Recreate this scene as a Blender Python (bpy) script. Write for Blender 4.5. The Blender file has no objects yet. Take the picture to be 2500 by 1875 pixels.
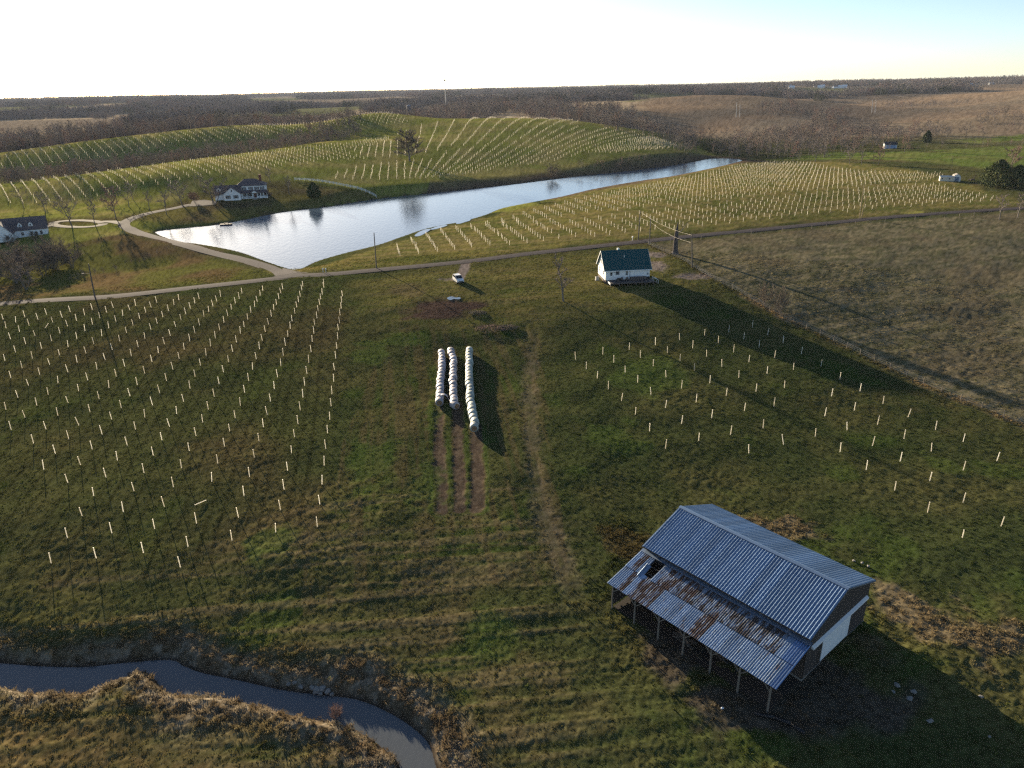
import bpy, math, random
import numpy as np
from mathutils import Vector, Matrix

random.seed(7)
RNG = np.random.default_rng(11)
scene = bpy.context.scene
col = scene.collection
R = math.radians

# ------------------------------------------------------------------ camera
CAM_Z = 45.0                      # metres above the plateau by the small white house
HAZE = 0.00003                    # density of the evening haze, per metre
PITCH, ROLL = R(22.2), R(1.1)
FPX, IW, IH = 1766.0, 2500.0, 1875.0
cam_d = bpy.data.cameras.new('camera')
cam = bpy.data.objects.new('camera', cam_d)
col.objects.link(cam)
cam.location = (0, 0, CAM_Z)
cam.rotation_mode = 'QUATERNION'
_q = Matrix.Rotation(R(90) - PITCH, 4, 'X') @ Matrix.Rotation(-ROLL, 4, 'Z')
cam.rotation_quaternion = _q.to_quaternion()
cam_d.sensor_fit = 'HORIZONTAL'
cam_d.sensor_width = 36.0
cam_d.lens = 36.0 * FPX / IW
cam_d.clip_start = 0.5
cam_d.clip_end = 60000.0
scene.camera = cam

# ------------------------------------------------------------------ sky, sun, exposure
SUN_AZ, SUN_EL = R(-31.0), R(9.5)     # azimuth from +Y, negative to the left
w = bpy.data.worlds.new('World'); scene.world = w; w.use_nodes = True
wn = w.node_tree.nodes; wl = w.node_tree.links
wn.clear()
w_out = wn.new('ShaderNodeOutputWorld'); w_bg = wn.new('ShaderNodeBackground')
w_sky = wn.new('ShaderNodeTexSky'); w_sky.sky_type = 'NISHITA'
w_sky.sun_disc = False
w_sky.sun_elevation = SUN_EL; w_sky.sun_rotation = SUN_AZ
w_sky.altitude = 250; w_sky.air_density = 0.6; w_sky.dust_density = 0.5; w_sky.ozone_density = 1.0
w_bg.inputs['Strength'].default_value = 0.060
wl.new(w_sky.outputs[0], w_bg.inputs[0]); wl.new(w_bg.outputs[0], w_out.inputs[0])

sun_d = bpy.data.lights.new('sun', 'SUN'); sun = bpy.data.objects.new('sun', sun_d); col.objects.link(sun)
sun_d.energy = 5.0; sun_d.angle = R(0.55); sun_d.color = (1.0, 0.83, 0.59)
SUNV = Vector((math.sin(SUN_AZ) * math.cos(SUN_EL), math.cos(SUN_AZ) * math.cos(SUN_EL), math.sin(SUN_EL)))
sun.rotation_mode = 'QUATERNION'
sun.rotation_quaternion = SUNV.to_track_quat('Z', 'Y')
sun.location = SUNV * 300

vs = scene.view_settings
vs.view_transform = 'Standard'; vs.look = 'None'; vs.exposure = 1.80; vs.gamma = 1.0
vs.use_curve_mapping = False
scene.render.engine = 'CYCLES'
cy = scene.cycles
cy.use_denoising = False
cy.filter_width = 1.35; cy.use_adaptive_sampling = False
cy.sample_clamp_indirect = 4.0
cy.max_bounces = 6; cy.diffuse_bounces = 3; cy.glossy_bounces = 3; cy.transmission_bounces = 4
cy.transparent_max_bounces = 6; cy.volume_bounces = 0
cy.caustics_reflective = False; cy.caustics_refractive = False

# ------------------------------------------------------------------ pixel <-> place
def ray(px, py):
    """direction of the view ray through a point of the photograph (2500 x 1875)"""
    a = (np.asarray(px, float) - IW / 2) / FPX; b = -(np.asarray(py, float) - IH / 2) / FPX
    c, s = math.cos(ROLL), math.sin(ROLL)
    a2 = a * c + b * s; b2 = -a * s + b * c
    cp, sp = math.cos(PITCH), math.sin(PITCH)
    return np.stack([a2, cp + b2 * sp, -sp + b2 * cp], -1)

def on_plane(px, py, z=0.0):
    d = ray(px, py); t = (z - CAM_Z) / d[..., 2]
    return np.stack([d[..., 0] * t, d[..., 1] * t], -1)

def at_depth(px, py, y):
    d = ray(px, py); t = y / d[..., 1]
    return float(d[0] * t), float(y), float(CAM_Z + d[2] * t)

# ------------------------------------------------------------------ noise
_NT = np.random.default_rng(5).random(1024 * 1024, dtype=np.float32)
def vnoise(x, y, seed=0):
    ix = np.floor(x); iy = np.floor(y); fx = (x - ix).astype(np.float32); fy = (y - iy).astype(np.float32)
    fx = fx * fx * (3 - 2 * fx); fy = fy * fy * (3 - 2 * fy)
    i0 = (ix.astype(np.int32) + seed * 131) & 1023; j0 = ((iy.astype(np.int32) + seed * 277) & 1023) << 10
    i1 = (i0 + 1) & 1023; j1 = (j0 + 1024) & 1048575
    a = _NT[i0 + j0]; b = _NT[i1 + j0]; c = _NT[i0 + j1]; d = _NT[i1 + j1]
    return (a + (b - a) * fx) * (1 - fy) + (c + (d - c) * fx) * fy

def fbm(x, y, scale, octaves=4, seed=0, gain=0.5):
    s = 0.0; amp = 1.0; tot = 0.0; f = 1.0 / scale
    for o in range(octaves):
        s = s + amp * vnoise(x * f + 17.3 * o, y * f - 9.1 * o, seed + o); tot += amp; amp *= gain; f *= 2.03
    return s / tot

def sstep(a, b, x):
    t = np.clip((x - a) / (b - a), 0, 1); return t * t * (3 - 2 * t)

def poly_sd(x, y, P):
    """signed distance to a polygon, negative inside"""
    P = np.asarray(P, float); d = np.full(x.shape, 1e9); inside = np.zeros(x.shape, bool)
    n = len(P)
    for i in range(n):
        x0, y0 = P[i]; x1, y1 = P[(i + 1) % n]
        ex, ey = x1 - x0, y1 - y0; l2 = ex * ex + ey * ey + 1e-9
        t = np.clip(((x - x0) * ex + (y - y0) * ey) / l2, 0, 1)
        d = np.minimum(d, (x - x0 - t * ex) ** 2 + (y - y0 - t * ey) ** 2)
        cond = (y0 > y) != (y1 > y)
        if abs(ey) > 1e-9:
            inside ^= cond & (x < ex * (y - y0) / ey + x0)
    d = np.sqrt(d)
    return np.where(inside, -d, d)

def line_d(x, y, P):
    P = np.asarray(P, float); d = np.full(x.shape, 1e12)
    for i in range(len(P) - 1):
        x0, y0 = P[i]; x1, y1 = P[i + 1]; ex, ey = x1 - x0, y1 - y0; l2 = ex * ex + ey * ey + 1e-9
        t = np.clip(((x - x0) * ex + (y - y0) * ey) / l2, 0, 1)
        d = np.minimum(d, (x - x0 - t * ex) ** 2 + (y - y0 - t * ey) ** 2)
    return np.sqrt(d)

def smooth_line(P, n=8, closed=False):
    """Catmull-Rom"""
    P = [np.asarray(p, float) for p in P]; out = []; m = len(P)
    rng = range(m) if closed else range(m - 1)
    for i in rng:
        if closed: p0, p1, p2, p3 = P[i - 1], P[i], P[(i + 1) % m], P[(i + 2) % m]
        else: p0, p1, p2, p3 = P[max(i - 1, 0)], P[i], P[i + 1], P[min(i + 2, m - 1)]
        for k in range(n):
            t = k / n
            out.append(0.5 * ((2 * p1) + (-p0 + p2) * t + (2 * p0 - 5 * p1 + 4 * p2 - p3) * t * t + (-p0 + 3 * p1 - 3 * p2 + p3) * t ** 3))
    if not closed: out.append(P[-1])
    return np.array(out)

# ------------------------------------------------------------------ relief
CTRL = []
def W(x, y, z): CTRL.append((x, y, z))
def D(px, py, Y): CTRL.append(at_depth(px, py, Y))
for c in [(-140,10,-7),(-70,10,-8),(0,10,-8.2),(60,15,-7.4),(130,20,-7),(-70,56,-7),(-25,52,-7),(0,44,-7.1),(10,61,-6.1),(25,54,-6.05),
          (36,62,-6.0),(22,76,-5.9),(48,58,-6.2),(70,62,-6.6),(-60,82,-5.2),(-30,82,-5.1),(0,86,-4.9),(30,90,-5.5),(60,85,-6),(-85,110,-4.7),
          (-45,110,-4.2),(-10,110,-4.0),(20,115,-4.0),(50,115,-4.7),(88,105,-6),(-95,145,-3),(-45,145,-2.3),(-12,138,-2.8),(20,137,-3.0),
          (50,140,-3.2),(82,135,-4.6),(-20,158,-1.0),(15,159,-0.8),(45,160,-0.8),(70,160,-2.2),(100,150,-4.2),(135,160,-3.2),(-112,172,-1.4),
          (-60,182,-.6),(-12,178,-.2),(28,178,0),(28,188,.1),(45,185,0.2),(0,205,.2),(60,228,.6),(120,262,.8),(190,300,1.0),(90,205,-.2),(150,230,.2),
          (130,195,-1.6),(165,185,-3.0),(215,250,.4),(-20,226,-.2),(10,240,.4),(40,270,1.2),(70,300,1.9),(110,330,2.5),(150,322,2.3),
          (60,340,.6),(100,392,.6),(150,400,.6),(195,345,1.2),(200,430,.2),(270,500,.5),(150,480,-1),(320,420,1),(-125,200,-3.3),(-160,205,-4.8),
          (-112,218,-3.4),(-170,245,-4.6),(-200,292,-1),(-72,212,-.9),(-105,245,-.9),(-132,268,-.6),(-118,330,.8),(-190,300,-.6),(-60,345,.4),
          (-100,300,-1.5),(-30,300,-2),(60,400,-2),(-190,360,1.2),(-260,340,.5),(0,850,8),(110,840,4),(-150,740,8),(150,560,-2),(200,650,-2),
          (270,800,-1),(330,620,0),(420,560,2),(500,800,4),(0,1400,10),(-600,1400,8),(-500,900,4),(700,1800,20),(0,2200,16),(-1200,2200,14),
          (1200,2300,30),(0,3500,22),(2200,3600,32),(-2500,3500,18),(0,7000,30),(5000,7000,34),(-5000,7000,22),(0,15000,26),(9000,15000,30),(-9000,15000,18),
          (-400,250,-2),(-300,180,-5),(-250,60,-7),(250,60,-7),(260,150,-4),(400,300,1)]: W(*c)
for c in [(200,425,428),(0,450,405),(500,385,462),(800,345,520),(350,440,372),(700,395,425),(200,350,600),(0,385,560),(600,305,690),(900,283,720),
          (1250,288,690),(1060,288,700),(1000,330,575),(900,360,490),(1500,318,610),(1620,352,560),(1400,295,660),(1330,388,472),(1000,418,412),
          (850,400,425),(1250,338,545),(1150,360,505),(1450,370,492),(1600,270,1050),(1760,247,1300),(1650,325,850),(2200,262,1150),(2420,238,1350),
          (2000,238,1500),(1900,300,900),(2300,310,850),(1450,250,1500)]: D(*c)
# hollows behind the two ridges on the left
for (px, py, Y, dy, dz) in [(200,425,428,75,-8),(0,450,405,75,-7),(500,385,462,75,-8),(750,350,510,70,-6),(200,350,600,140,-12),(600,305,690,150,-10)]:
    x, y, z = at_depth(px, py, Y); W(x * (Y + dy) / Y, Y + dy, z + dz)
CTRL = np.array(CTRL)

def _uv(x, y):
    yy = y + 110.0
    return np.arctan2(x, yy) * 1.0, np.log(np.hypot(x, yy))
_cu, _cv = _uv(CTRL[:, 0], CTRL[:, 1])
def _tps(r2): return 0.5 * r2 * np.log(r2 + 1e-12)
_n = len(CTRL)
_K = _tps((_cu[:, None] - _cu) ** 2 + (_cv[:, None] - _cv) ** 2) + np.eye(_n) * 4e-5
_Pm = np.stack([np.ones(_n), _cu, _cv], 1)
_A = np.block([[_K, _Pm], [_Pm.T, np.zeros((3, 3))]])
_sol = np.linalg.solve(_A, np.concatenate([CTRL[:, 2], np.zeros(3)]))

def natural(x, y):
    x = np.asarray(x, float); y = np.asarray(y, float); sh = x.shape
    u, v = _uv(x.ravel(), y.ravel()); out = np.empty(u.shape)
    for i in range(0, len(u), 60000):
        a, b = u[i:i+60000], v[i:i+60000]
        k = _tps((a[:, None] - _cu) ** 2 + (b[:, None] - _cv) ** 2)
        out[i:i+60000] = k @ _sol[:_n] + _sol[_n] + _sol[_n+1] * a + _sol[_n+2] * b
    out = out.reshape(sh)
    rr_ = np.hypot(x, y); far = sstep(700, 2500, rr_); roll = sstep(680, 950, rr_) * (1 - sstep(2200, 3500, rr_)) * sstep(120, 330, x)
    return out + far * (fbm(x, y, 700, 3, 5) - 0.5) * 22 + roll * (fbm(x, y, 330, 2, 8) - 0.5) * 38

# ------------------------------------------------------------------ pond, creek, road lines
POND_Z, CREEK_Z = -2.0, -7.95
POND = on_plane(*np.array([(728,658),(692,652),(647,637),(578,613),(488,596),(431,588),(382,570),(392,563),(468,555),(529,549),(602,536),(692,518),
    (800,505),(922,486),(1085,469),(1247,451),(1410,431),(1532,418),(1640,404),(1702,394),(1742,387),(1811,390),(1783,400),(1722,414),(1637,431),
    (1553,443),(1451,461),(1370,480),(1308,492),(1227,508),(1186,524),(1125,541),(1044,557),(983,577),(922,598),(841,618),(773,638)], float).T, POND_Z)
POND = smooth_line(POND, 4, True)
CREEK = on_plane(*np.array([(-260,1600),(0,1619),(85,1626),(199,1629),(298,1619),(413,1611),(448,1626),(497,1644),(572,1659),(696,1686),(796,1698),(870,1708),
    (935,1733),(995,1768),(1044,1813),(1064,1872),(1090,1990),(1010,1990),(975,1867),(930,1823),(870,1783),(806,1763),(721,1748),(622,1723),(547,1703),
    (472,1698),(418,1693),(393,1676),(368,1649),(343,1639),(298,1659),(249,1678),(214,1693),(149,1693),(65,1693),(0,1678),(-260,1670)], float).T, CREEK_Z)
CREEK = smooth_line(CREEK, 3, True)

def height(x, y):
    x = np.asarray(x, float); y = np.asarray(y, float)
    h = natural(x, y)
    near = (np.abs(x) < 260) & (y > 150) & (y < 620)
    if near.any():
        xs, ys, hh = x[near], y[near], h[near]
        sd = poly_sd(xs, ys, POND)
        up = np.maximum(hh, POND_Z + 0.12 - np.maximum(sd - 12, 0) * 0.22)
        bank = POND_Z + 0.05 + np.minimum(np.maximum(sd, 0) * 0.18, 0.5)
        hh = np.where(sd > 0, bank + (up - bank) * sstep(0, 14, sd), POND_Z - np.minimum(-sd * 0.3, 1.6) - 0.05)
        h[near] = hh
    near = (y < 80) & (np.abs(x) < 110)
    if near.any():
        xs, ys, hh = x[near], y[near], h[near]
        sd = poly_sd(xs, ys, CREEK)
        bank = CREEK_Z + 0.02 + np.minimum(np.maximum(sd, 0) * 0.6, .7)
        hh = np.where(sd > 0, bank + (np.maximum(hh, bank) - bank) * sstep(0.1, 4.5, sd), CREEK_Z - np.minimum(-sd * 0.35, 0.6) - 0.04)
        h[near] = hh
    return h

def gp(px, py, fn=None):
    """where the view ray through a photo point meets the ground"""
    fn = fn or hfast
    px = np.atleast_1d(np.asarray(px, float)); py = np.atleast_1d(np.asarray(py, float))
    d = ray(px, py); d = d / np.hypot(d[:, 0], d[:, 1])[:, None]
    t = np.geomspace(30, 14000, 420)
    X = d[:, 0:1] * t; Y = d[:, 1:2] * t; Z = CAM_Z + d[:, 2:3] * t
    below = Z < fn(X, Y)
    i = np.where(below.any(1), below.argmax(1), len(t) - 1); i = np.maximum(i, 1)
    lo = t[i - 1].copy(); hi = t[i].copy()
    for _ in range(14):
        m = 0.5 * (lo + hi); b = CAM_Z + d[:, 2] * m < fn(d[:, 0] * m, d[:, 1] * m)
        hi = np.where(b, m, hi); lo = np.where(b, lo, m)
    x = d[:, 0] * hi; y = d[:, 1] * hi
    return np.stack([x, y, fn(x, y)], 1)

def gp1(px, py): return gp([px], [py])[0]

# ------------------------------------------------------------------ object helpers
def tag(o, label=None, cat=None, group=None, kind=None):
    if label: o['label'] = label
    if cat: o['category'] = cat
    if group: o['group'] = group
    if kind: o['kind'] = kind
    return o

def empty(name, loc, rz=0.0, label=None, cat=None, group=None):
    o = bpy.data.objects.new(name, None); col.objects.link(o)
    o.empty_display_size = 0.3
    o.location = loc; o.rotation_euler = (0, 0, rz)
    return tag(o, label, cat, group)

def link(name, me, parent=None, mat=None):
    o = bpy.data.objects.new(name, me); col.objects.link(o)
    if parent is not None: o.parent = parent
    if mat is not None and not me.materials: me.materials.append(mat)
    return o

def np_mesh(name, V, F, mat=None, smooth=False):
    """V (n,3), F (m,3|4) numpy arrays"""
    V = np.asarray(V, np.float32); F = np.asarray(F, np.int32)
    me = bpy.data.meshes.new(name); k = F.shape[1]
    me.vertices.add(len(V)); me.vertices.foreach_set('co', V.ravel())
    me.loops.add(F.size); me.loops.foreach_set('vertex_index', F.ravel())
    me.polygons.add(len(F))
    me.polygons.foreach_set('loop_start', np.arange(0, F.size, k, dtype=np.int32))
    me.polygons.foreach_set('loop_total', np.full(len(F), k, np.int32))
    if smooth: me.polygons.foreach_set('use_smooth', np.ones(len(F), bool))
    me.update(calc_edges=True)
    if mat: me.materials.append(mat)
    return me

class MB:
    """collects shapes into one mesh"""
    def __init__(s): s.v = []; s.f = []; s.m = []
    def add(s, V, F, mi=0):
        b = len(s.v); s.v.extend([tuple(map(float, p)) for p in V]); s.f.extend([tuple(b + i for i in f) for f in F]); s.m.extend([mi] * len(F)); return s
    def box(s, x0, x1, y0, y1, z0, z1, mi=0):
        V = [(x0,y0,z0),(x1,y0,z0),(x1,y1,z0),(x0,y1,z0),(x0,y0,z1),(x1,y0,z1),(x1,y1,z1),(x0,y1,z1)]
        return s.add(V, [(0,3,2,1),(4,5,6,7),(0,1,5,4),(1,2,6,5),(2,3,7,6),(3,0,4,7)], mi)
    def bar(s, p, q, wd, ht, mi=0, up=(0,0,1)):
        """beam of section wd x ht from p to q"""
        p = Vector(p); q = Vector(q); d = (q - p).normalized(); u = Vector(up)
        if abs(d.dot(u)) > 0.98: u = Vector((0, 1, 0))
        sd = d.cross(u).normalized(); u = sd.cross(d).normalized()
        V = []
        for c in (p, q):
            for a, b in ((-1,-1),(1,-1),(1,1),(-1,1)): V.append(c + sd * a * wd / 2 + u * b * ht / 2)
        return s.add(V, [(0,1,2,3),(7,6,5,4),(0,4,5,1),(1,5,6,2),(2,6,7,3),(3,7,4,0)], mi)
    def tube(s, p, q, r0, r1=None, n=8, cap=True, mi=0):
        r1 = r0 if r1 is None else r1
        p = Vector(p); q = Vector(q); d = (q - p).normalized(); u = Vector((0,0,1)) if abs(d.z) < 0.9 else Vector((0,1,0))
        a = d.cross(u).normalized(); b = d.cross(a).normalized(); V = []
        for c, r in ((p, r0), (q, r1)):
            for i in range(n):
                t = 2 * math.pi * i / n; V.append(c + a * math.cos(t) * r + b * math.sin(t) * r)
        F = [(i, (i+1) % n, n + (i+1) % n, n + i) for i in range(n)]
        if cap: F += [tuple(range(n))[::-1], tuple(range(n, 2*n))]
        return s.add(V, F, mi)
    def mesh(s, name, mats, smooth=False):
        me = bpy.data.meshes.new(name); me.from_pydata(s.v, [], s.f); me.update()
        for m in (mats if isinstance(mats, (list, tuple)) else [mats]): me.materials.append(m)
        if any(s.m): me.polygons.foreach_set('material_index', s.m)
        if smooth: me.polygons.foreach_set('use_smooth', [True] * len(s.f))
        return me
    def build(s, name, mats, parent=None, smooth=False):
        return link(name, s.mesh(name, mats, smooth), parent)

def new_mat(name):
    m = bpy.data.materials.new(name); m.use_nodes = True
    nt = m.node_tree; b = nt.nodes['Principled BSDF']
    return m, nt, b

def noise_node(nt, scale, detail=4, rough=0.55, coord='Object', vec=None, stretch=None):
    n = nt.nodes.new('ShaderNodeTexNoise'); n.inputs['Scale'].default_value = scale
    n.inputs['Detail'].default_value = detail; n.inputs['Roughness'].default_value = rough
    if vec is None:
        tc = nt.nodes.new('ShaderNodeTexCoord'); vec = tc.outputs[coord]
    if stretch:
        mp = nt.nodes.new('ShaderNodeMapping'); mp.inputs['Scale'].default_value = stretch
        nt.links.new(vec, mp.inputs[0]); vec = mp.outputs[0]
    nt.links.new(vec, n.inputs['Vector'])
    return n

def ramp(nt, src, stops):
    r = nt.nodes.new('ShaderNodeValToRGB'); e = r.color_ramp.elements
    while len(e) < len(stops): e.new(0.5)
    for i, (p, c) in enumerate(stops):
        e[i].position = p; e[i].color = (*c, 1)
    nt.links.new(src, r.inputs[0]); return r

def simple_mat(name, c0, c1=None, scale=3.0, rough=0.85, metal=0.0, spec=0.25, stretch=None, bump=0.0, coord='Object', detail=4):
    """two-tone noise colour with optional bump"""
    m, nt, b = new_mat(name)
    b.inputs['Roughness'].default_value = rough; b.inputs['Metallic'].default_value = metal
    b.inputs['Specular IOR Level'].default_value = spec
    if c1 is None: c1 = tuple(v * 0.72 for v in c0)
    n = noise_node(nt, scale, detail, 0.6, coord, None, stretch)
    r = ramp(nt, n.outputs['Fac'], [(0.3, c0), (0.7, c1)])
    nt.links.new(r.outputs[0], b.inputs['Base Color'])
    if bump:
        bp = nt.nodes.new('ShaderNodeBump'); bp.inputs['Strength'].default_value = bump; bp.inputs['Distance'].default_value = 0.05
        nt.links.new(n.outputs['Fac'], bp.inputs['Height']); nt.links.new(bp.outputs[0], b.inputs['Normal'])
    return m

# ------------------------------------------------------------------ ground sheet
th = np.linspace(R(-60), R(60), 1040)
rs = [20.0]
while rs[-1] < 17000:
    r = rs[-1]
    rs.append(r + min(max(0.16, (r * r + 2300) / 48 / 724 * 1.2), 0.02 * r))
rs = np.array(rs)
TH, RR = np.meshgrid(th, rs)
GX = RR * np.sin(TH); GY = RR * np.cos(TH)
GZ = height(GX, GY)

_lr = np.interp
def hfast(x, y):
    """ground height read back from the sheet before its tussocks are added"""
    x = np.asarray(x, float); y = np.asarray(y, float); sh = x.shape
    t = np.clip((np.arctan2(x, y) - th[0]) / (th[1] - th[0]), 0, len(th) - 1.001).ravel(); r = np.hypot(x, y).ravel()
    k = np.clip(np.searchsorted(rs, r) - 1, 0, len(rs) - 2); f = np.clip((r - rs[k]) / (rs[k+1] - rs[k]), 0, 1)
    j = t.astype(int); g = t - j
    z = (GZ0[k, j] * (1 - g) + GZ0[k, j+1] * g) * (1 - f) + (GZ0[k+1, j] * (1 - g) + GZ0[k+1, j+1] * g) * f
    return z.reshape(sh)
GZ0 = GZ.copy()
# ------------------------------------------------------------------ lines on the ground
def px_line(pts, n=6):
    P = gp(*np.array(pts, float).T)[:, :2]; return smooth_line(P, n)
def px_poly(pts):
    return gp(*np.array(pts, float).T)[:, :2]

ROAD = px_line([(-330,790),(-150,757),(0,742),(232,727),(448,705),(667,681),(716,674),(800,670),(922,659),(1125,640),(1288,620),(1451,602),(1573,589),
                (1694,576),(1844,562),(2007,546),(2129,534),(2292,521),(2500,508),(2700,497)])
DRIVE = px_line([(700,674),(651,652),(570,629),(488,608),(407,587),(346,571),(315,558),(304,546),(321,534),(366,520),(427,508),(475,497)])
LOOP_IN = px_line([(303,546),(275,541),(244,541)])
LOOP = smooth_line(gp(*np.array([(191+62*math.cos(t), 546+8*math.sin(t)) for t in np.linspace(0, 2*math.pi, 16, endpoint=False)]).T)[:, :2], 4, True)
LOOP = np.vstack([LOOP, LOOP[:1]])
LOOP_OUT = px_line([(131,548),(118,550),(106,552)])
SPUR = px_line([(1140,636),(1134,652),(1126,672),(1118,686)])
TRACK = px_line([(1296,800),(1299,840),(1300,885),(1293,925),(1292,964),(1293,1005),(1294,1042),(1298,1080),(1303,1120),(1309,1160),(1317,1200),(1325,1240),(1336,1280),(1352,1330),(1376,1390),(1405,1460)])
FENCE = px_line([(1582,598),(1610,612),(1640,625),(1672,640),(1702,660),(1745,685),(1800,713),(1850,742),(1905,772),(1960,798),(2020,826),(2080,856),(2130,882),(2210,918),(2290,955),(2400,1000),(2520,1047)], 4)
PASTURE = np.vstack([FENCE, px_poly([(2700,1100)]), [(420, 330)], px_poly([(2500,518),(2292,531),(2129,545),(2007,556),(1844,572),(1694,586),(1600,597)])])

# ------------------------------------------------------------------ ground sheet
def near_eval(fn, mask, default):
    out = np.full(GX.shape, default, float)
    if mask.any(): out[mask] = fn(GX[mask], GY[mask])
    return out
m_n = RR < 700
pond_sd = near_eval(lambda a, b: poly_sd(a, b, POND), (RR < 700) & (RR > 140) & (np.abs(GX) < 260), 99.0)
creek_sd = near_eval(lambda a, b: poly_sd(a, b, CREEK), (GY < 95) & (np.abs(GX) < 130), 99.0)
m_r = (RR > 120) & (RR < 480)
road_d = near_eval(lambda a, b: np.minimum.reduce([line_d(a, b, ROAD), line_d(a, b, DRIVE), line_d(a, b, LOOP), line_d(a, b, LOOP_IN), line_d(a, b, LOOP_OUT)]), m_r, 99.0)
track_d = near_eval(lambda a, b: line_d(a, b, TRACK), (RR < 190) & (np.abs(GX) < 40), 99.0)
spur_d = near_eval(lambda a, b: line_d(a, b, SPUR), (RR > 150) & (RR < 240) & (np.abs(GX) < 60), 99.0)
fence_d = near_eval(lambda a, b: line_d(a, b, FENCE), (RR > 70) & (RR < 260) & (GX > 15), 99.0)
past_sd = near_eval(lambda a, b: poly_sd(a, b, PASTURE), (RR > 70) & (RR < 560) & (GX > 20), 99.0)
def mask_poly(pts, soft, rmax=520, world=False):
    P = np.asarray(pts, float) if world else px_poly(pts)
    lo = P.min(0) - 3 * soft; hi = P.max(0) + 3 * soft
    m = (GX > lo[0]) & (GX < hi[0]) & (GY > lo[1]) & (GY < hi[1])
    out = np.zeros(GX.shape)
    if m.any():
        a, b = GX[m], GY[m]
        out[m] = 1 - sstep(-soft, soft, poly_sd(a, b, P) + (fbm(a, b, soft * 2.2, 3, 31) - 0.5) * soft * 2.2)
    return out
def blob(px, py, rx, ry, rag=0.6):
    c = gp1(px, py)[:2]; e1 = gp1(px + rx, py)[:2]; e2 = gp1(px, py + ry)[:2]
    a = np.hypot(*(e1 - c)); b = np.hypot(*(e2 - c))
    out = np.zeros(GX.shape); m = (np.abs(GX - c[0]) < 3 * a) & (np.abs(GY - c[1]) < 3 * max(b, a))
    d = np.hypot((GX[m] - c[0]) / a, (GY[m] - c[1]) / b) + (fbm(GX[m], GY[m], min(a, b) * .8, 3, int(px)) - 0.5) * rag * 2
    out[m] = 1 - sstep(0.55, 1.15, d); return out

N1 = fbm(GX, GY, 14, 4, 1); N2 = fbm(GX, GY, 3.5, 4, 2); N3 = fbm(GX, GY, 0.9, 3, 3); NB = fbm(GX, GY, 60, 3, 4)
# streaks of old mowing: along the view on the open strip by the bales, across it near the creek
ca, sa = math.cos(R(9)), math.sin(R(9))
NS = fbm((GX * ca + GY * sa) / 0.9, (GY * ca - GX * sa) / 16.0, 1.0, 3, 6)
NE = fbm((GX * 1.0 + GY * .08) / 22.0, (GY - .08 * GX) / 1.0, 1.0, 3, 7)
def C3(r, g, b): return np.array([r, g, b], float)
def mixc(A, B, t): return A + (B - A) * t[..., None]
green = C3(.047, .058, .021); green_hi = C3(.052, .078, .018); olive = C3(.078, .076, .029); brown = C3(.094, .074, .036); redbrown = C3(.098, .062, .036); straw = C3(.16, .122, .066)
grey_reed = C3(.19, .158, .118)
base = mixc(np.broadcast_to(green, GX.shape + (3,)), olive, sstep(.30, .70, N1 * .7 + N2 * .3))
base = mixc(base, brown, sstep(.50, .72, N2 * .3 + NB * .7) * .7)
base = mixc(base, green_hi, sstep(.60, .74, fbm(GX, GY, 9, 4, 21)) * .6 * (RR < 190))
base = mixc(base, brown, sstep(.48, .64, NS) * .6 * ((GX > -26) & (GX < 6) & (RR < 165) & (RR > 66)))
base = mixc(base, straw, sstep(.50, .66, NE) * .5 * (RR < 86) * (1 - sstep(-2, 12, GX)))
# left field, redder towards its right half
lf = mask_poly([(-200,770),(0,755),(450,722),(840,690),(830,900),(790,1280),(430,1420),(60,1420),(-300,1380)], 2.5)
base = mixc(base, mixc(base, redbrown, np.full(GX.shape, .62)), lf * sstep(.40, .66, NB * .4 + N1 * .6))
base = mixc(base, olive, lf * .35)
# wheel marks of planting between the tube rows
rowp = ((GX * 5.3 + GY * 1.0) / 5.39 + (N1 - .5) * .8) % 5.1
base = mixc(base, base * .62, lf * np.maximum(1 - sstep(.12, .38, np.abs(rowp - 1.6)), 1 - sstep(.12, .38, np.abs(rowp - 3.3))) * .75)
# straw-coloured lawn round the pond and the far tube fields
pf = mask_poly([(655,662),(800,646),(930,606),(1060,562),(1190,530),(1320,496),(1460,464),(1640,436),(1740,412),(1830,396),(2040,392),(2260,420),(2420,468),(2520,500),(2300,512),(2000,537),(1690,567),(1450,592),(1290,610),(1120,632),(900,656),(716,668)], 3)
lawn = mixc(np.broadcast_to(C3(.165, .140, .044), GX.shape + (3,)), C3(.105, .108, .030), sstep(.35, .65, N1))
lawn = mixc(lawn, C3(.195, .155, .066), sstep(.46, .62, NE) * .75)
lawn = mixc(lawn, C3(.070, .080, .020), sstep(.52, .64, fbm((GX * .9 + GY * .35) / 60.0, (GY * .93 - GX * .38) / 1.6, 1.0, 2, 9)) * .55)
base = mixc(base, lawn, pf)
yard = mask_poly([(880,690),(1000,668),(1280,632),(1580,606),(1640,640),(1700,690),(1560,760),(1300,800),(1000,800),(860,760)], 5)
base = mixc(base, mixc(lawn, base, np.full(GX.shape, .45)), yard)
damgrass = mask_poly([(-60,590),(300,572),(400,592),(560,640),(660,676),(450,700),(0,735),(-150,740)], 3)
base = mixc(base, mixc(np.broadcast_to(C3(.10,.10,.028), GX.shape+(3,)), C3(.12,.085,.04), sstep(.4,.7,N1)), damgrass)
homestead = mask_poly([(100,535),(300,530),(480,470),(700,440),(930,480),(760,508),(540,545),(420,562),(320,540),(120,560)], 4)
base = mixc(base, mixc(np.broadcast_to(C3(.13,.115,.036), GX.shape+(3,)), C3(.10,.08,.04), sstep(.4,.7,N1)), homestead)
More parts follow.
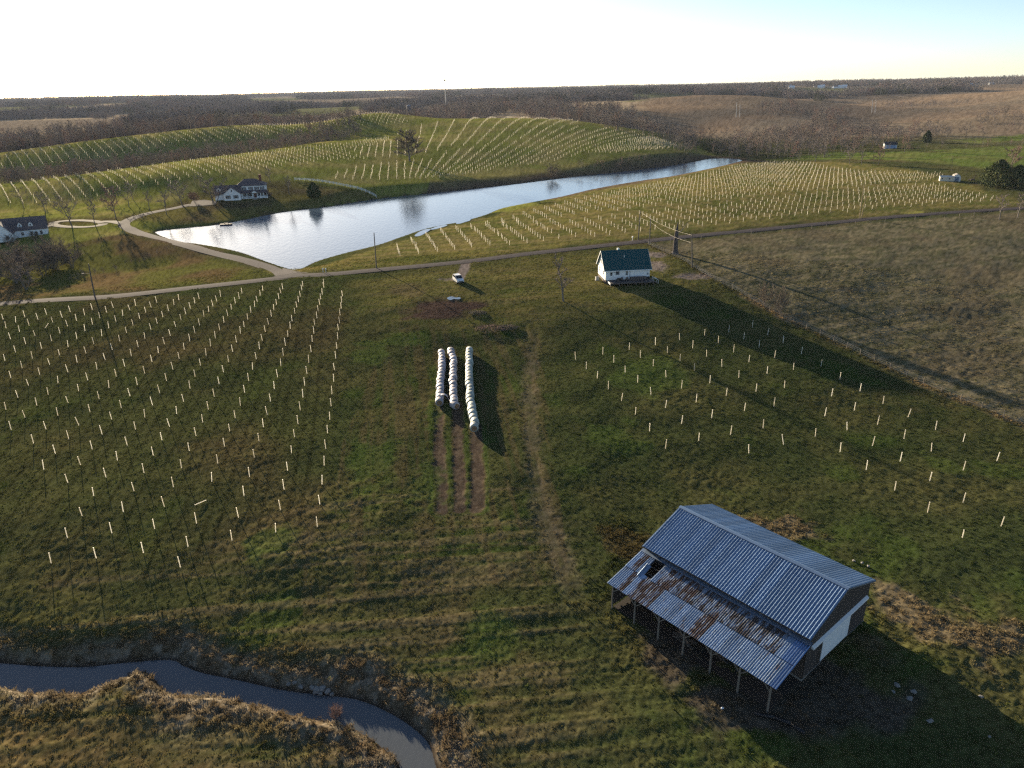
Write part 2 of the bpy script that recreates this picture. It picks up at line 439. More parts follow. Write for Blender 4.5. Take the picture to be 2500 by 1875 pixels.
# green vineyard ground on the ridges and the hill beyond the pond
farm = ((RR > 300) & (RR < 760) & (GX < 150)) * 1.0
vine = mixc(np.broadcast_to(C3(.175, .180, .040), GX.shape + (3,)), C3(.25, .215, .070), sstep(.4, .66, N1))
base = mixc(base, vine, farm * (1 - homestead) * (pond_sd > 0) * (1 - pf))
shore = (1 - sstep(2, 26, pond_sd + (N1 - .5) * 16)) * (RR > 330) * (GX > -40)
base = mixc(base, C3(.12, .085, .055), np.clip(shore, 0, 1) * (1 - pf))
# rough dry pasture on the right
pm = 1 - sstep(-1.5, 1.5, past_sd + (N2 - .5) * 2)
NP = fbm((GX * .92 + GY * .39) / 5.0, (GY * .92 - GX * .39) / .8, 1.0, 3, 12)
past = mixc(np.broadcast_to(C3(.172, .146, .088), GX.shape + (3,)), C3(.086, .084, .044), sstep(.36, .64, N3 * .4 + NP * .6))
past = mixc(past, C3(.12, .096, .06), sstep(.45, .7, N1) * .6)
base = mixc(base, past, pm)
base = mixc(base, C3(.24, .175, .10), (1 - sstep(.3, 1.9, fence_d + (N2 - .5) * 1.6)) * sstep(.35, .6, N1) * (RR < 175))
# far country: brown fields, hedged green fields, woodland floor
fm = sstep(640, 800, RR + (NB - .5) * 120) * np.clip(1 - farm + sstep(700, 820, RR), 0, 1)
cell = fbm(GX, GY, 420, 2, 41)
farc = mixc(np.broadcast_to(C3(.30, .235, .155), GX.shape + (3,)), C3(.20, .160, .115), sstep(.46, .52, cell))
farc = mixc(farc, C3(.085, .105, .035), sstep(.60, .63, fbm(GX, GY, 520, 2, 44)) * (RR > 1300) * .8)
base = mixc(base, farc, fm)
brownf = np.clip(sum(mask_poly(p, 18) for p in [
    [(1560,240),(1700,232),(1850,226),(2050,228),(2240,214),(2520,205),(2520,330),(2300,330),(2150,300),(1990,285),(1820,300),(1760,330),(1640,345),(1560,300)]]), 0, 1)
bfc = mixc(np.broadcast_to(C3(.215, .155, .102), GX.shape + (3,)), C3(.165, .130, .092), sstep(.35, .65, fbm((GX + GY * .6) / 220, (GY - .6 * GX) / 90, 1.0, 3, 45)))
base = mixc(base, bfc, brownf * (RR > 620))
gf = np.clip(mask_poly([(1830,388),(2030,372),(2300,371),(2520,366),(2520,402),(2400,412),(2250,394),(2050,388)], 3) + mask_poly([(2270,368),(2400,360),(2520,354),(2520,366),(2350,372)], 3)
             + mask_poly([(2320,342),(2520,326),(2520,342),(2380,350)], 4), 0, 1)
base = mixc(base, mixc(np.broadcast_to(C3(.095, .130, .028), GX.shape + (3,)), C3(.125, .135, .04), sstep(.4, .7, N1)), gf)
# bare earth: bale lanes, wheel track, spur, dug ground
soil = C3(.085, .060, .046)
lane = np.zeros(GX.shape)
LANES = [[(1070,985),(1072,1050),(1074,1120),(1078,1190),(1078,1245)], [(1117,985),(1118,1050),(1120,1120),(1122,1190),(1120,1240)], [(1160,1040),(1163,1100),(1165,1160),(1164,1240)]]
for i, l in enumerate(LANES):
    L_ = px_line(l); dd = near_eval(lambda a, b: line_d(a, b, L_), (RR > 60) & (RR < 130) & (np.abs(GX + 9) < 12), 99.0)
    lane = np.maximum(lane, 1 - sstep(.62, 1.05 + .2 * (i == 2), dd + (N3 - .5) * .8 + (N2 - .5) * .5))
lane = np.maximum(lane, blob(1120, 1250, 55, 22, 1.0) * .4)
base = mixc(base, mixc(np.broadcast_to(soil, GX.shape + (3,)), C3(.125, .090, .064), sstep(.45, .65, N3)), lane * .85)
side = np.zeros(GX.shape)
for l in LANES:
    L_ = px_line(l); dd = near_eval(lambda a, b: line_d(a, b, L_), (RR > 60) & (RR < 135) & (np.abs(GX + 9) < 14), 99.0)
    side = np.maximum(side, sstep(.95, 1.2, dd) * (1 - sstep(1.4, 1.9, dd)))
base = mixc(base, green_hi * 1.15, side * .55 * (1 - lane))
tw = (1 - sstep(.1, 1.5, np.abs(track_d - .55) + (N3 - .5) * 1.3 + (N2 - .5) * 1.8))
base = mixc(base, mixc(np.broadcast_to(C3(.165, .128, .088), GX.shape + (3,)), C3(.11, .088, .055), sstep(.4, .65, N3)), tw * .45 * sstep(150, 130, GY) * sstep(60, 70, GY))
sp = 1 - sstep(1.0, 1.6, spur_d + (N2 - .5) * .8)
gravel = C3(.20, .165, .15)
base = mixc(base, gravel, sp * .9)
base = mixc(base, C3(.072, .047, .038), np.clip(blob(1080, 752, 88, 24) + blob(1040, 768, 70, 12) + blob(1150, 745, 40, 12), 0, 1) * .95)
base = mixc(base, straw * .8, np.clip(blob(985, 705, 34, 13) + blob(1010, 716, 40, 9), 0, 1) * .6)
base = mixc(base, gravel * .95, np.clip(blob(1605, 650, 26, 16) + blob(1690, 675, 48, 9) + blob(1590, 622, 36, 8) + blob(1095, 682, 26, 4), 0, 1) * .9)
base = mixc(base, green_hi * 1.3, np.clip(blob(1200, 1535, 90, 80, .9) + blob(660, 1330, 60, 40, 1.0) + blob(905, 1140, 60, 80, 1) + blob(1040, 1190, 40, 60, 1) + blob(900, 860, 50, 30, 1) + blob(980, 830, 60, 16, 1) + blob(1500, 1080, 120, 50, 1) + blob(1610, 920, 120, 40, 1) + blob(1060, 1000, 20, 60, 1), 0, 1) * .55)
base = mixc(base, brown * .9, np.clip(blob(1500, 1310, 60, 40, .8) + blob(1540, 1340, 60, 50, .8), 0, 1) * .8)
base = mixc(base, C3(.20, .15, .10), np.clip(blob(2330, 1560, 150, 70, 1.2) + blob(2230, 1470, 90, 40, 1.2) + blob(1850, 1285, 130, 30, 1.2), 0, 1) * .6)
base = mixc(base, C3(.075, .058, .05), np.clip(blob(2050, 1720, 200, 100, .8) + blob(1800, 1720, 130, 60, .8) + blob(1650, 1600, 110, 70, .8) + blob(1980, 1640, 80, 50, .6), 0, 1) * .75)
tan_f = mask_poly([(-80,1765),(180,1772),(330,1800),(470,1835),(620,1900),(-80,1930)], 2.0)
base = mixc(base, mixc(np.broadcast_to(C3(.135, .098, .044), GX.shape + (3,)), C3(.085, .072, .03), sstep(.42, .66, NE * .5 + N3 * .5)), tan_f * .9)
# creek banks: flattened grey-brown reeds, mud at the water's edge
bk = 1 - sstep(1.6, 5.2, creek_sd + (N1 - .5) * 6 + (N2 - .5) * 2)
base = mixc(base, mixc(np.broadcast_to(grey_reed, GX.shape + (3,)), C3(.115, .085, .055), sstep(.4, .62, N3)), np.clip(bk, 0, 1) * .85)
base = mixc(base, C3(.045, .036, .028), (1 - sstep(.05, .45, creek_sd)))
base = mixc(base, C3(.055, .05, .035), (1 - sstep(.3, 1.5, np.abs(pond_sd))) * (pond_sd > -3))
verge = (1 - sstep(2.0, 3.3, road_d + (N2 - .5) * 1.2)) * sstep(.42, .6, N1)
base = mixc(base, C3(.11, .075, .055), verge * .7)
# tufts: sunlit tips and shaded gaps put into the turf colour as random flecks
grain = vnoise(GX * 2.9, GY * 2.9, 77) * .5 + vnoise(GX * 6.1, GY * 6.1, 78) * .5
base = base * (0.72 + .56 * sstep(.22, .78, grain))[..., None]

# micro relief: tussocks
wet = np.clip(blob(1108, 729, 24, 9, .1) + blob(1032, 570, 30, 14, .1) + blob(1072, 556, 30, 10, .1) + blob(1130, 541, 30, 10, .1), 0, 1)
quiet = (1 - wet) * sstep(1.6, 3.2, road_d) * sstep(.6, 1.6, spur_d) * (.35 + .65 * sstep(.4, 1.1, track_d)) * (1 - .6 * lane)
rough_g = 0.5 + .35 * pm + .9 * np.clip(bk, 0, 1) + .5 * sstep(.5, .7, N1) - .25 * pf - .2 * yard
near_w = 1 - sstep(130, 420, RR)
amp = quiet * rough_g * (creek_sd > .3) * (pond_sd > 1)
GZ = GZ + amp * ((fbm(GX, GY, 1.7, 2, 51) - .5) * .15 * (.3 + .7 * near_w) + (vnoise(GX / .55, GY / .55, 52) - .5) * .10 * near_w + (vnoise(GX / .28, GY / .28, 53) - .5) * .08 * (1 - sstep(60, 160, RR)))
GZ = GZ + quiet * (fbm(GX, GY, 9, 2, 54) - .5) * .5 * (1 - sstep(200, 500, RR)) * (pond_sd > 6) * (creek_sd > 2) * (1 - .7 * pf)
GZ = GZ - lane * .10 - tw * .05 + (NE - .5) * .16 * (1 - sstep(60, 80, RR)) * (creek_sd > 3)

nr, nt_ = GX.shape
V = np.stack([GX, GY, GZ], -1).reshape(-1, 3)
ii = np.arange(nr * nt_).reshape(nr, nt_)
Fq = np.stack([ii[:-1, :-1], ii[:-1, 1:], ii[1:, 1:], ii[1:, :-1]], -1).reshape(-1, 4)

m_ground, nt, b = new_mat('meadow')
at = nt.nodes.new('ShaderNodeAttribute'); at.attribute_name = 'turf'
n1 = noise_node(nt, 5.0, 3, 0.7); mul = nt.nodes.new('ShaderNodeMix'); mul.data_type = 'RGBA'; mul.blend_type = 'MULTIPLY'
mul.inputs[0].default_value = 1.0
rp = ramp(nt, n1.outputs['Fac'], [(0.3, (.72, .72, .72)), (0.7, (1.25, 1.25, 1.25))])
nt.links.new(at.outputs['Color'], mul.inputs[6]); nt.links.new(rp.outputs[0], mul.inputs[7])
nt.links.new(mul.outputs[2], b.inputs['Base Color'])
b.inputs['Roughness'].default_value = 1.0; b.inputs['Specular IOR Level'].default_value = 0.0
me = np_mesh('ground', V, Fq, m_ground, True)
ca_ = me.color_attributes.new('turf', 'FLOAT_COLOR', 'POINT')
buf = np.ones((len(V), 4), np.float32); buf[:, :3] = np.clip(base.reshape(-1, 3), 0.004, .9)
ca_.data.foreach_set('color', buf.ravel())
ground = tag(link('ground', me), kind='structure')

# ------------------------------------------------------------------ water
def water_mat(name, tint, rough, wave, strength):
    m, nt, b = new_mat(name)
    b.inputs['Base Color'].default_value = (*tint, 1); b.inputs['Roughness'].default_value = rough
    b.inputs['IOR'].default_value = 1.33; b.inputs['Specular IOR Level'].default_value = 0.5
    n = noise_node(nt, wave, 4, .6, 'Object', None, (1, .45, 1))
    bp = nt.nodes.new('ShaderNodeBump'); bp.inputs['Strength'].default_value = strength; bp.inputs['Distance'].default_value = 0.08
    nt.links.new(n.outputs['Fac'], bp.inputs['Height']); nt.links.new(bp.outputs[0], b.inputs['Normal'])
    return m
m_pond = water_mat('pond_water', (.085, .125, .175), .08, .9, .65)
m_creek = water_mat('creek_water', (.092, .102, .112), .05, 1.4, .22)
def flat_poly(name, P, z, mat, grow=0.0):
    me = bpy.data.meshes.new(name)
    import bmesh
    bm = bmesh.new(); vs_ = [bm.verts.new((x, y, z)) for x, y in P]
    f = bm.faces.new(vs_); bmesh.ops.triangulate(bm, faces=[f]); bm.normal_update()
    if sum(f_.normal.z for f_ in bm.faces) < 0: bmesh.ops.reverse_faces(bm, faces=bm.faces)
    bm.to_mesh(me); bm.free(); me.materials.append(mat)
    return link(name, me)
def grow_poly(P, g):
    P = np.asarray(P); t = np.roll(P, -1, 0) - np.roll(P, 1, 0); n = np.stack([t[:, 1], -t[:, 0]], 1); n /= np.linalg.norm(n, axis=1)[:, None] + 1e-9
    A = P + n * g
    return A if abs(_area(A)) > abs(_area(P)) else P - n * g
def _area(P): return 0.5 * np.sum(P[:, 0] * np.roll(P[:, 1], -1) - P[:, 1] * np.roll(P[:, 0], -1))
tag(flat_poly('pond', grow_poly(POND, .35), POND_Z, m_pond), kind='structure')
tag(flat_poly('creek', grow_poly(CREEK, .12), CREEK_Z, m_creek), kind='structure')

# ------------------------------------------------------------------ roads
m_asphalt = simple_mat('worn_asphalt', (.078, .070, .072), (.050, .044, .048), .7, .95, spec=.02, detail=8)
m_concrete = simple_mat('pale_drive', (.135, .118, .10), (.10, .087, .075), .9, .9, spec=.02, detail=6)
def strip(name, P, width, mat, lift=.05):
    P = np.asarray(P); t = np.gradient(P, axis=0); t /= np.linalg.norm(t, axis=1)[:, None] + 1e-9
    n = np.stack([-t[:, 1], t[:, 0]], 1); rows = []
    for k in (-.5, -.17, .17, .5): rows.append(P + n * width * k)
    Vv = np.stack(rows, 1).reshape(-1, 2)
    z = hfast(Vv[:, 0], Vv[:, 1]).reshape(-1, 4)
    crown = np.array([-.05, .0, .0, -.05])
    z = z.mean(1, keepdims=True) * .6 + z * .4 + lift + crown
    Vv = np.c_[Vv, z.ravel()]; k = np.arange(len(P) * 4).reshape(-1, 4)
    F = np.concatenate([np.stack([k[:-1, j], k[:-1, j+1], k[1:, j+1], k[1:, j]], -1) for j in range(3)])
    a = Vv[F[0]]; 
    if np.cross(a[1] - a[0], a[2] - a[0])[2] < 0: F = F[:, ::-1]
    return tag(link(name, np_mesh(name, Vv, F, mat, True)), kind='structure')
def dense(P, step=1.5):
    P = np.asarray(P); d = np.r_[0, np.cumsum(np.hypot(*np.diff(P, axis=0).T))]; s = np.arange(0, d[-1], step)
    return np.stack([np.interp(s, d, P[:, 0]), np.interp(s, d, P[:, 1])], 1)
strip('road', dense(ROAD, 2), 4.3, m_asphalt, .10)
strip('driveway', dense(DRIVE, 2), 4.6, m_asphalt, .085)
strip('driveway_loop', dense(LOOP, 2), 3.6, m_concrete, .075)
strip('driveway_loop', dense(np.vstack([LOOP_IN]), 1), 4.0, m_concrete, .07)
strip('driveway_loop', dense(LOOP_OUT, 1), 6.0, m_concrete, .068)
# flare where the drive leaves the road
fl = gp(*np.array([(640,651),(668,655),(705,664),(760,668),(800,668),(716,676),(640,684),(672,672),(688,668),(676,660)], float).T)
jn = MB(); jn.add([(p[0], p[1], p[2] + .115) for p in gp(*np.array([(690,655),(735,665),(790,669),(716,678),(640,684),(684,672),(690,668)], float).T)], [(0,1,2,3,4,5,6)])
tag(jn.build('road_junction', m_asphalt), kind='structure')
pk = MB(); pk.add([(p[0], p[1], p[2] + .08) for p in gp(*np.array([(462,504),(470,490),(500,488),(530,492),(522,500),(490,503)], float).T)], [(0,1,2,3,4,5)])
tag(pk.build('parking_pad', m_concrete), kind='structure')
def puddle(pts):
    P = gp(*np.array(pts, float).T); z = P[:, 2].max() + .02
    return tag(flat_poly('puddle', smooth_line(P[:, :2], 3, True), z, m_pond), kind='structure')
puddle([(1091,729),(1097,725),(1106,724),(1113,727),(1121,726),(1125,729),(1120,732),(1108,731),(1099,734)])
puddle([(1012,577),(1020,570),(1036,563),(1052,561),(1038,570),(1024,576)])
puddle([(1050,560),(1066,554),(1085,550),(1092,551),(1076,556),(1060,560)])
puddle([(1113,545),(1122,540),(1140,537),(1149,537),(1136,542),(1122,546)])

# ------------------------------------------------------------------ tree shelter tubes
m_tube, nt, b = new_mat('translucent_white_plastic')
nt.nodes.remove(b)
_df = nt.nodes.new('ShaderNodeBsdfDiffuse'); _tr = nt.nodes.new('ShaderNodeBsdfTranslucent'); _mx = nt.nodes.new('ShaderNodeMixShader')
_n = noise_node(nt, 1.6, 3); _oi = nt.nodes.new('ShaderNodeObjectInfo'); _ad = nt.nodes.new('ShaderNodeMath'); _ad.operation = 'MULTIPLY_ADD'; _ad.inputs[1].default_value = .35; nt.links.new(_oi.outputs['Random'], _ad.inputs[0]); nt.links.new(_n.outputs['Fac'], _ad.inputs[2])
_r = ramp(nt, _ad.outputs[0], [(0.35, (.93, .91, .84)), (0.85, (.70, .66, .57))])
nt.links.new(_r.outputs[0], _df.inputs[0]); nt.links.new(_r.outputs[0], _tr.inputs[0]); _mx.inputs[0].default_value = .58
nt.links.new(_df.outputs[0], _mx.inputs[1]); nt.links.new(_tr.outputs[0], _mx.inputs[2]); nt.links.new(_mx.outputs[0], nt.nodes['Material Output'].inputs[0])

def tube_mesh(h=1.5, r=.052, n=8):
    mb = MB(); prof = [(0, r), (h * .5, r * .97), (h - .05, r), (h - .02, r * 1.12), (h, r * 1.12)]
    V = [(math.cos(2*math.pi*i/n) * q, math.sin(2*math.pi*i/n) * q, z) for z, q in prof for i in range(n)]
    F = [(k*n+i, k*n+(i+1) % n, (k+1)*n+(i+1) % n, (k+1)*n+i) for k in range(len(prof)-1) for i in range(n)]
    mb.add(V, F); return mb.mesh('tree_tube', m_tube, True)
tube_meshes = [tube_mesh(1.5), tube_mesh(1.42), tube_mesh(1.56, .052)]
_tc = [0]
def put_tube(p, label, group, lean=(0, 0), mi=None):
    o = bpy.data.objects.new('tree_tube', tube_meshes[_tc[0] % 3 if mi is None else mi]); col.objects.link(o); _tc[0] += 1
    o.location = (p[0], p[1], p[2] - .03); o.rotation_euler = (lean[0], lean[1], random.uniform(0, 6))
    tag(o, label, 'plant tube', group); return o

LEFT = []
def crop_pts(pts, sc, ox, oy): LEFT.extend([(x * sc + ox, y * sc + oy) for x, y in pts])
crop_pts([(1900,360),(1888,435),(1883,512),(1870,590),(1863,680),(1850,768),(1842,875),(1832,995),(1820,1110),(1803,1245),(1792,1385),
 (1673,218),(1677,262),(1655,335),(1635,395),(1628,465),(1608,540),(1592,625),(1568,712),(1556,808),(1536,912),(1522,1028),(1493,1155),(1472,1290),(1445,1430),
 (1423,248),(1413,290),(1392,367),(1371,430),(1353,498),(1328,575),(1294,660),(1271,750),(1243,850),(1214,950),(1187,1070),(1160,1195),(1120,1330),(1080,1475),
 (1182,278),(1162,330),(1136,395),(1106,465),(1075,530),(1045,608),(1012,698),(972,785),(936,890),(902,995),(864,1115),(820,1240),(772,1375),
 (942,303),(912,360),(877,430),(844,490),(800,555),(762,642),(718,730),(673,805),(627,915),(582,1030),(532,1155),(473,1280),(417,1415),
 (693,330),(660,390),(614,450),(567,520),(523,597),(476,676),(427,770),(372,862),(316,960),(262,1075),(196,1198),(130,1327),(68,1467),
 (436,360),(390,420),(346,485),(294,548),(237,607),(184,710),(128,800),(66,898),(179,390),(127,445),(73,510),(20,577)], .20344, 450, 650)
crop_pts([(1495,135),(1487,255),(1472,390),(1450,530),(1432,690),(1415,855),(1393,1045),(1373,1250),(1347,1480),
 (1201,165),(1174,295),(1151,435),(1118,577),(1086,742),(1046,910),(1010,1098),(973,1305),(925,1540),
 (873,210),(840,340),(801,470),(757,620),(711,787),(660,970),(604,1160),(548,1380),(483,1615),
 (612,120),(567,253),(518,387),(462,517),(408,668),(340,840),(279,1025),(124,1440),(304,160),(243,292),(187,425),(121,562),(51,712)], .24116, 450, 930)
crop_pts([(2056,155),(2000,210),(1937,282),(1872,350),(1807,425),(1737,500),(1665,597),(1588,692),(1510,800),(1434,915),(1338,1035),(1252,1163),(1140,1290),(1035,1440),(908,1592),
 (2082,390),(2023,470),(1958,565),(1890,660),(1820,765),(1748,868),(1665,998),(1578,1128),(1495,1258),(1395,1395),(1285,1527),
 (2117,720),(2060,832),(1987,950),(1913,1080),(1835,1220),(1752,1360),(1665,1508),(1558,1645),(2110,1320),(2030,1465),(1950,1612),
 (1803,180),(1740,242),(1678,305),(1607,375),(1530,445),(1455,535),(1377,628),(1292,725),(1208,837),(1115,948),(1010,1078),(905,1200),(785,1340),(665,1477),(528,1635),
 (1558,215),(1493,272),(1412,338),(1333,403),(1250,477),(1170,565),(1080,660),(990,767),(887,870),(782,982),(667,1108),(555,1240),(425,1372),(293,1515),(130,1645),
 (1303,243),(1225,295),(1148,362),(1063,435),(976,508),(884,600),(784,697),(686,797),(575,905),(460,1018),(333,1145),(207,1275),(70,1415),
 (1062,265),(973,325),(880,390),(780,460),(692,542),(595,632),(482,720),(372,827),(256,940),(128,1055),
 (807,290),(714,352),(608,415),(407,572),(297,662),(180,757),(60,858),(536,320),(437,377),(336,445),(226,522),(122,605),(286,348),(181,410),(69,478),(37,377)], .21248, 0, 700)
crop_pts([(368,235),(753,187),(608,352),(480,520),(1118,135),(1010,298),(882,470),(743,665),(1393,255),(1285,420),(1160,605),(1027,815),(902,1035),(740,1275),(560,1545),
 (1775,208),(1680,375),(1577,560),(1468,760),(1350,985),(1225,1220),(1053,1490),(1988,508),(1898,712),(1798,925),(1692,1165),(1570,1432),(2058,1365),(1975,1590)], .22307, 0, 1030)
RIGHT = [(x * .25316 + 1380, y * .25316 + 770) for x, y in
 [(100,425),(362,375),(616,330),(868,283),(1102,238),(1342,197),(1576,163),(1804,115),(202,518),(468,460),(724,408),(984,358),(1228,315),(1475,265),(1722,228),(1950,188),
  (308,612),(577,553),(847,497),(1106,443),(1362,397),(1622,355),(1868,308),(2100,267),(416,712),(697,650),(972,600),(1244,537),(1510,493),(1770,450),(2018,412),
  (541,828),(827,767),(1120,703),(1393,653),(1673,602),(1944,568),(2198,533),(675,963),(964,900),(1262,837),(1552,773),(1838,738),(2112,705),
  (812,1117),(1120,1048),(1411,988),(1727,920),(2010,877),(965,1285),(1285,1213),(1592,1155),(1907,1087),(1770,1330)]]
RIGHT += [(x * .34965 + 1900, y * .34965 + 770) for x, y in
 [(34,193),(160,270),(297,358),(430,452),(570,530),(730,618),(905,710),(1097,797),(1290,883),(1525,1018),(371,567),(530,663),(692,763),(877,860),(1068,950),(1290,1085),
  (325,703),(480,800),(657,910),(851,1018),(1057,1155),(1290,1305),(1554,1475),(258,845),(432,953),(614,1077),(812,1222),(1042,1375)]]
_skip = set()
LG = gp(*np.array(LEFT).T); RG = gp(*np.array(RIGHT).T)
lab_l = 'white tree shelter tube standing upright in the big left field below the lane'
lab_r = 'white tree shelter tube standing upright in the field between small house and barn'
jit = lambda s: (random.gauss(0, s), random.gauss(0, s))
LG = LG[np.argsort(LG[:, 1])]; LG_far = LG[212:]; LG = LG[:212]
for p in LG: put_tube(p, lab_l, 'tubes in the left field', jit(.05))
for p in RG: put_tube(p, lab_r, 'tubes in the field above the barn', jit(.05))
q = gp1(2349, 1313); put_tube(q, 'white tree shelter tube leaning hard to the right, nearest tube above the barn roof', None, (0, .33))
q = gp1(1913, 1085); put_tube(q, 'thin pale tube leaning over and half hidden in the grass above the barn', None, (-.3, .5), 2)
q = gp1(503, 1222); o = put_tube(q, 'fallen tree shelter tube lying flat in the left field', None); o.rotation_euler = (R(88), 0, R(-38)); o.location.z += .1
q = gp1(108, 803); o = put_tube(q, 'knocked-over tube tilting right near the lane at left edge', None); o.rotation_euler = (R(-40), R(30), 0)

def tube_block(pts, org, row, colv, world=False):
    P = px_poly(pts); lo, hi = P.min(0), P.max(0); M = np.array([row, colv]).T; Mi = np.linalg.inv(M)
    cs = np.array([(a, c) for a in (lo[0], hi[0]) for c in (lo[1], hi[1])]) - org
    ij = cs @ Mi.T; i0, j0 = np.floor(ij.min(0)); i1, j1 = np.ceil(ij.max(0))
    I, J = np.meshgrid(np.arange(i0, i1 + 1), np.arange(j0, j1 + 1)); X = org + np.stack([I.ravel(), J.ravel()], 1) @ M.T
    X = X + RNG.normal(0, .12, X.shape)
    X = X[poly_sd(X[:, 0], X[:, 1], P) < 0]
    return X[RNG.random(len(X)) > .02]
LOW = [(936,618),(996,588),(1030,576),(1100,558),(1250,545),(1391,541),(1569,520),(1745,502),(1919,481),(2089,464),(2290,451),(2350,470),(2440,487),(2426,493),(2314,499),(2238,504),(2162,510),
       (2085,517),(1969,528),(1890,535),(1809,543),(1731,552),(1610,565),(1529,573),(1446,580),(1365,586),(1282,595),(1197,604),(1071,618),(986,628),(940,626)]
UPP = [(1160,556),(1303,516),(1358,500),(1427,484),(1512,466),(1612,446),(1678,434),(1759,417),(1791,407),(1889,397),(1970,399),(2035,412),(2110,420),(2300,425),(2305,432),(2226,448),(2066,459),
       (1969,467),(1872,477),(1775,488),(1674,500),(1540,512),(1405,526),(1338,534),(1235,548),(1175,557)]
TL = tube_block(LOW, np.array([11.0, 253.8]), (5.3, 2.35), (.7, -3.34))
TU = tube_block(UPP, np.array([10.7, 288.6]), (5.3, 2.35), (.7, -3.34))
def hill_block(pts, step=4.4, along=4.6):
    P = px_poly(pts); out = []
    for i, x0 in enumerate(np.arange(-160, 170, step)):
        s = np.interp(x0, [-60, -20, 20, 60, 100], [-.13, .25, .55, .40, .26])
        for y in np.arange(340, 760, along):
            yy = y + (x0 * .5) % along; out.append((x0 + s * (yy - 430), yy))
    X = np.array(out) + RNG.normal(0, .15, (len(out), 2))
    return X[poly_sd(X[:, 0], X[:, 1], P) < 0]
H1 = [(806,426),(880,408),(950,398),(1000,393),(1062,390),(1075,374),(1150,360),(1200,353),(1350,333),(1430,318),(1500,313),(1560,326),(1650,353),(1656,362),(1600,366),(1500,375),(1440,374),(1360,392),(1330,398),(1228,410),(1160,425),(1115,430),(1060,436),(990,438),(890,441),(820,438)]
H2 = [(850,368),(955,345),(1045,330),(1200,318),(1340,308),(1440,313),(1350,331),(1200,350),(1090,360),(1060,372),(960,385),(900,386)]
H3 = [(960,331),(1035,303),(1120,293),(1250,287),(1330,290),(1420,305),(1340,307),(1180,317),(1040,329)]
LS = [(-60,460),(0,452),(100,438),(250,420),(400,403),(550,383),(700,365),(850,350),(950,334),(953,346),(850,368),(900,388),(760,398),(650,415),(420,448),(300,468),(180,490),(100,497),(20,500),(-60,505)]
LS2 = [(0,387),(40,370),(110,360),(200,354),(250,345),(400,325),(600,310),(800,293),(985,288),(1000,300),(900,308),(700,325),(560,345),(440,350),(330,372),(230,392),(150,402),(60,412),(0,412)]
TH_ = [hill_block(H1), hill_block(H2), hill_block(H3)]
TS = [tube_block(LS, np.array([-231.1, 344.0]), (5.6, .9), (-2.9, 4.0)), tube_block(LS2, np.array([-319., 522.]), (6.5, 1.2), (-3.6, 4.9))]
def on_ground(X): return np.c_[X, hfast(X[:, 0], X[:, 1])]
# nearest tubes beyond the lane are single things too, up to three hundred in all
TL = TL[np.argsort(TL[:, 1])]
n_single = max(0, 300 - len(LG) - len(RG) - 4)
for p in on_ground(TL[:n_single]): put_tube(p, 'white tree shelter tube in the frontmost rows just beyond the lane, between lane and pond', 'front tubes beyond the lane', jit(.03))
rest = np.vstack([LG_far, on_ground(np.vstack([TL[n_single:], TU] + TH_ + TS))])
nn = 6; ang = np.arange(nn) * 2 * np.pi / nn
ring = np.stack([np.cos(ang), np.sin(ang)], 1)
hh = RNG.normal(1.45, .07, len(rest)); rr = np.interp(np.hypot(rest[:, 0], rest[:, 1]), [200, 600], [.072, .10]); ln = RNG.normal(0, .07, (len(rest), 2))  # radius widens with distance, putting the bright tubes' glare bloom into their shape
B0 = np.concatenate([rest[:, None, :2] + ring[None] * rr[:, None, None], np.repeat(rest[:, None, 2:] - .05, nn, 1)], 2)
B1 = np.concatenate([rest[:, None, :2] + ln[:, None] + ring[None] * rr[:, None, None], np.repeat(rest[:, None, 2:] + hh[:, None, None], nn, 1)], 2)
VV = np.concatenate([B0, B1], 1).reshape(-1, 3)
kk = np.arange(len(rest))[:, None] * 2 * nn; i_ = np.arange(nn); j_ = (i_ + 1) % nn
FF = np.stack([kk + i_, kk + j_, kk + nn + j_, kk + nn + i_], -1).reshape(-1, 4)
tag(link('distant_tree_tubes', np_mesh('distant_tree_tubes', VV, FF, m_tube, True)), 'rows upon rows of distant white tree tubes on the fields round the pond', 'plant tubes', kind='stuff')
print('tubes', len(LG), len(RG), n_single, len(rest))

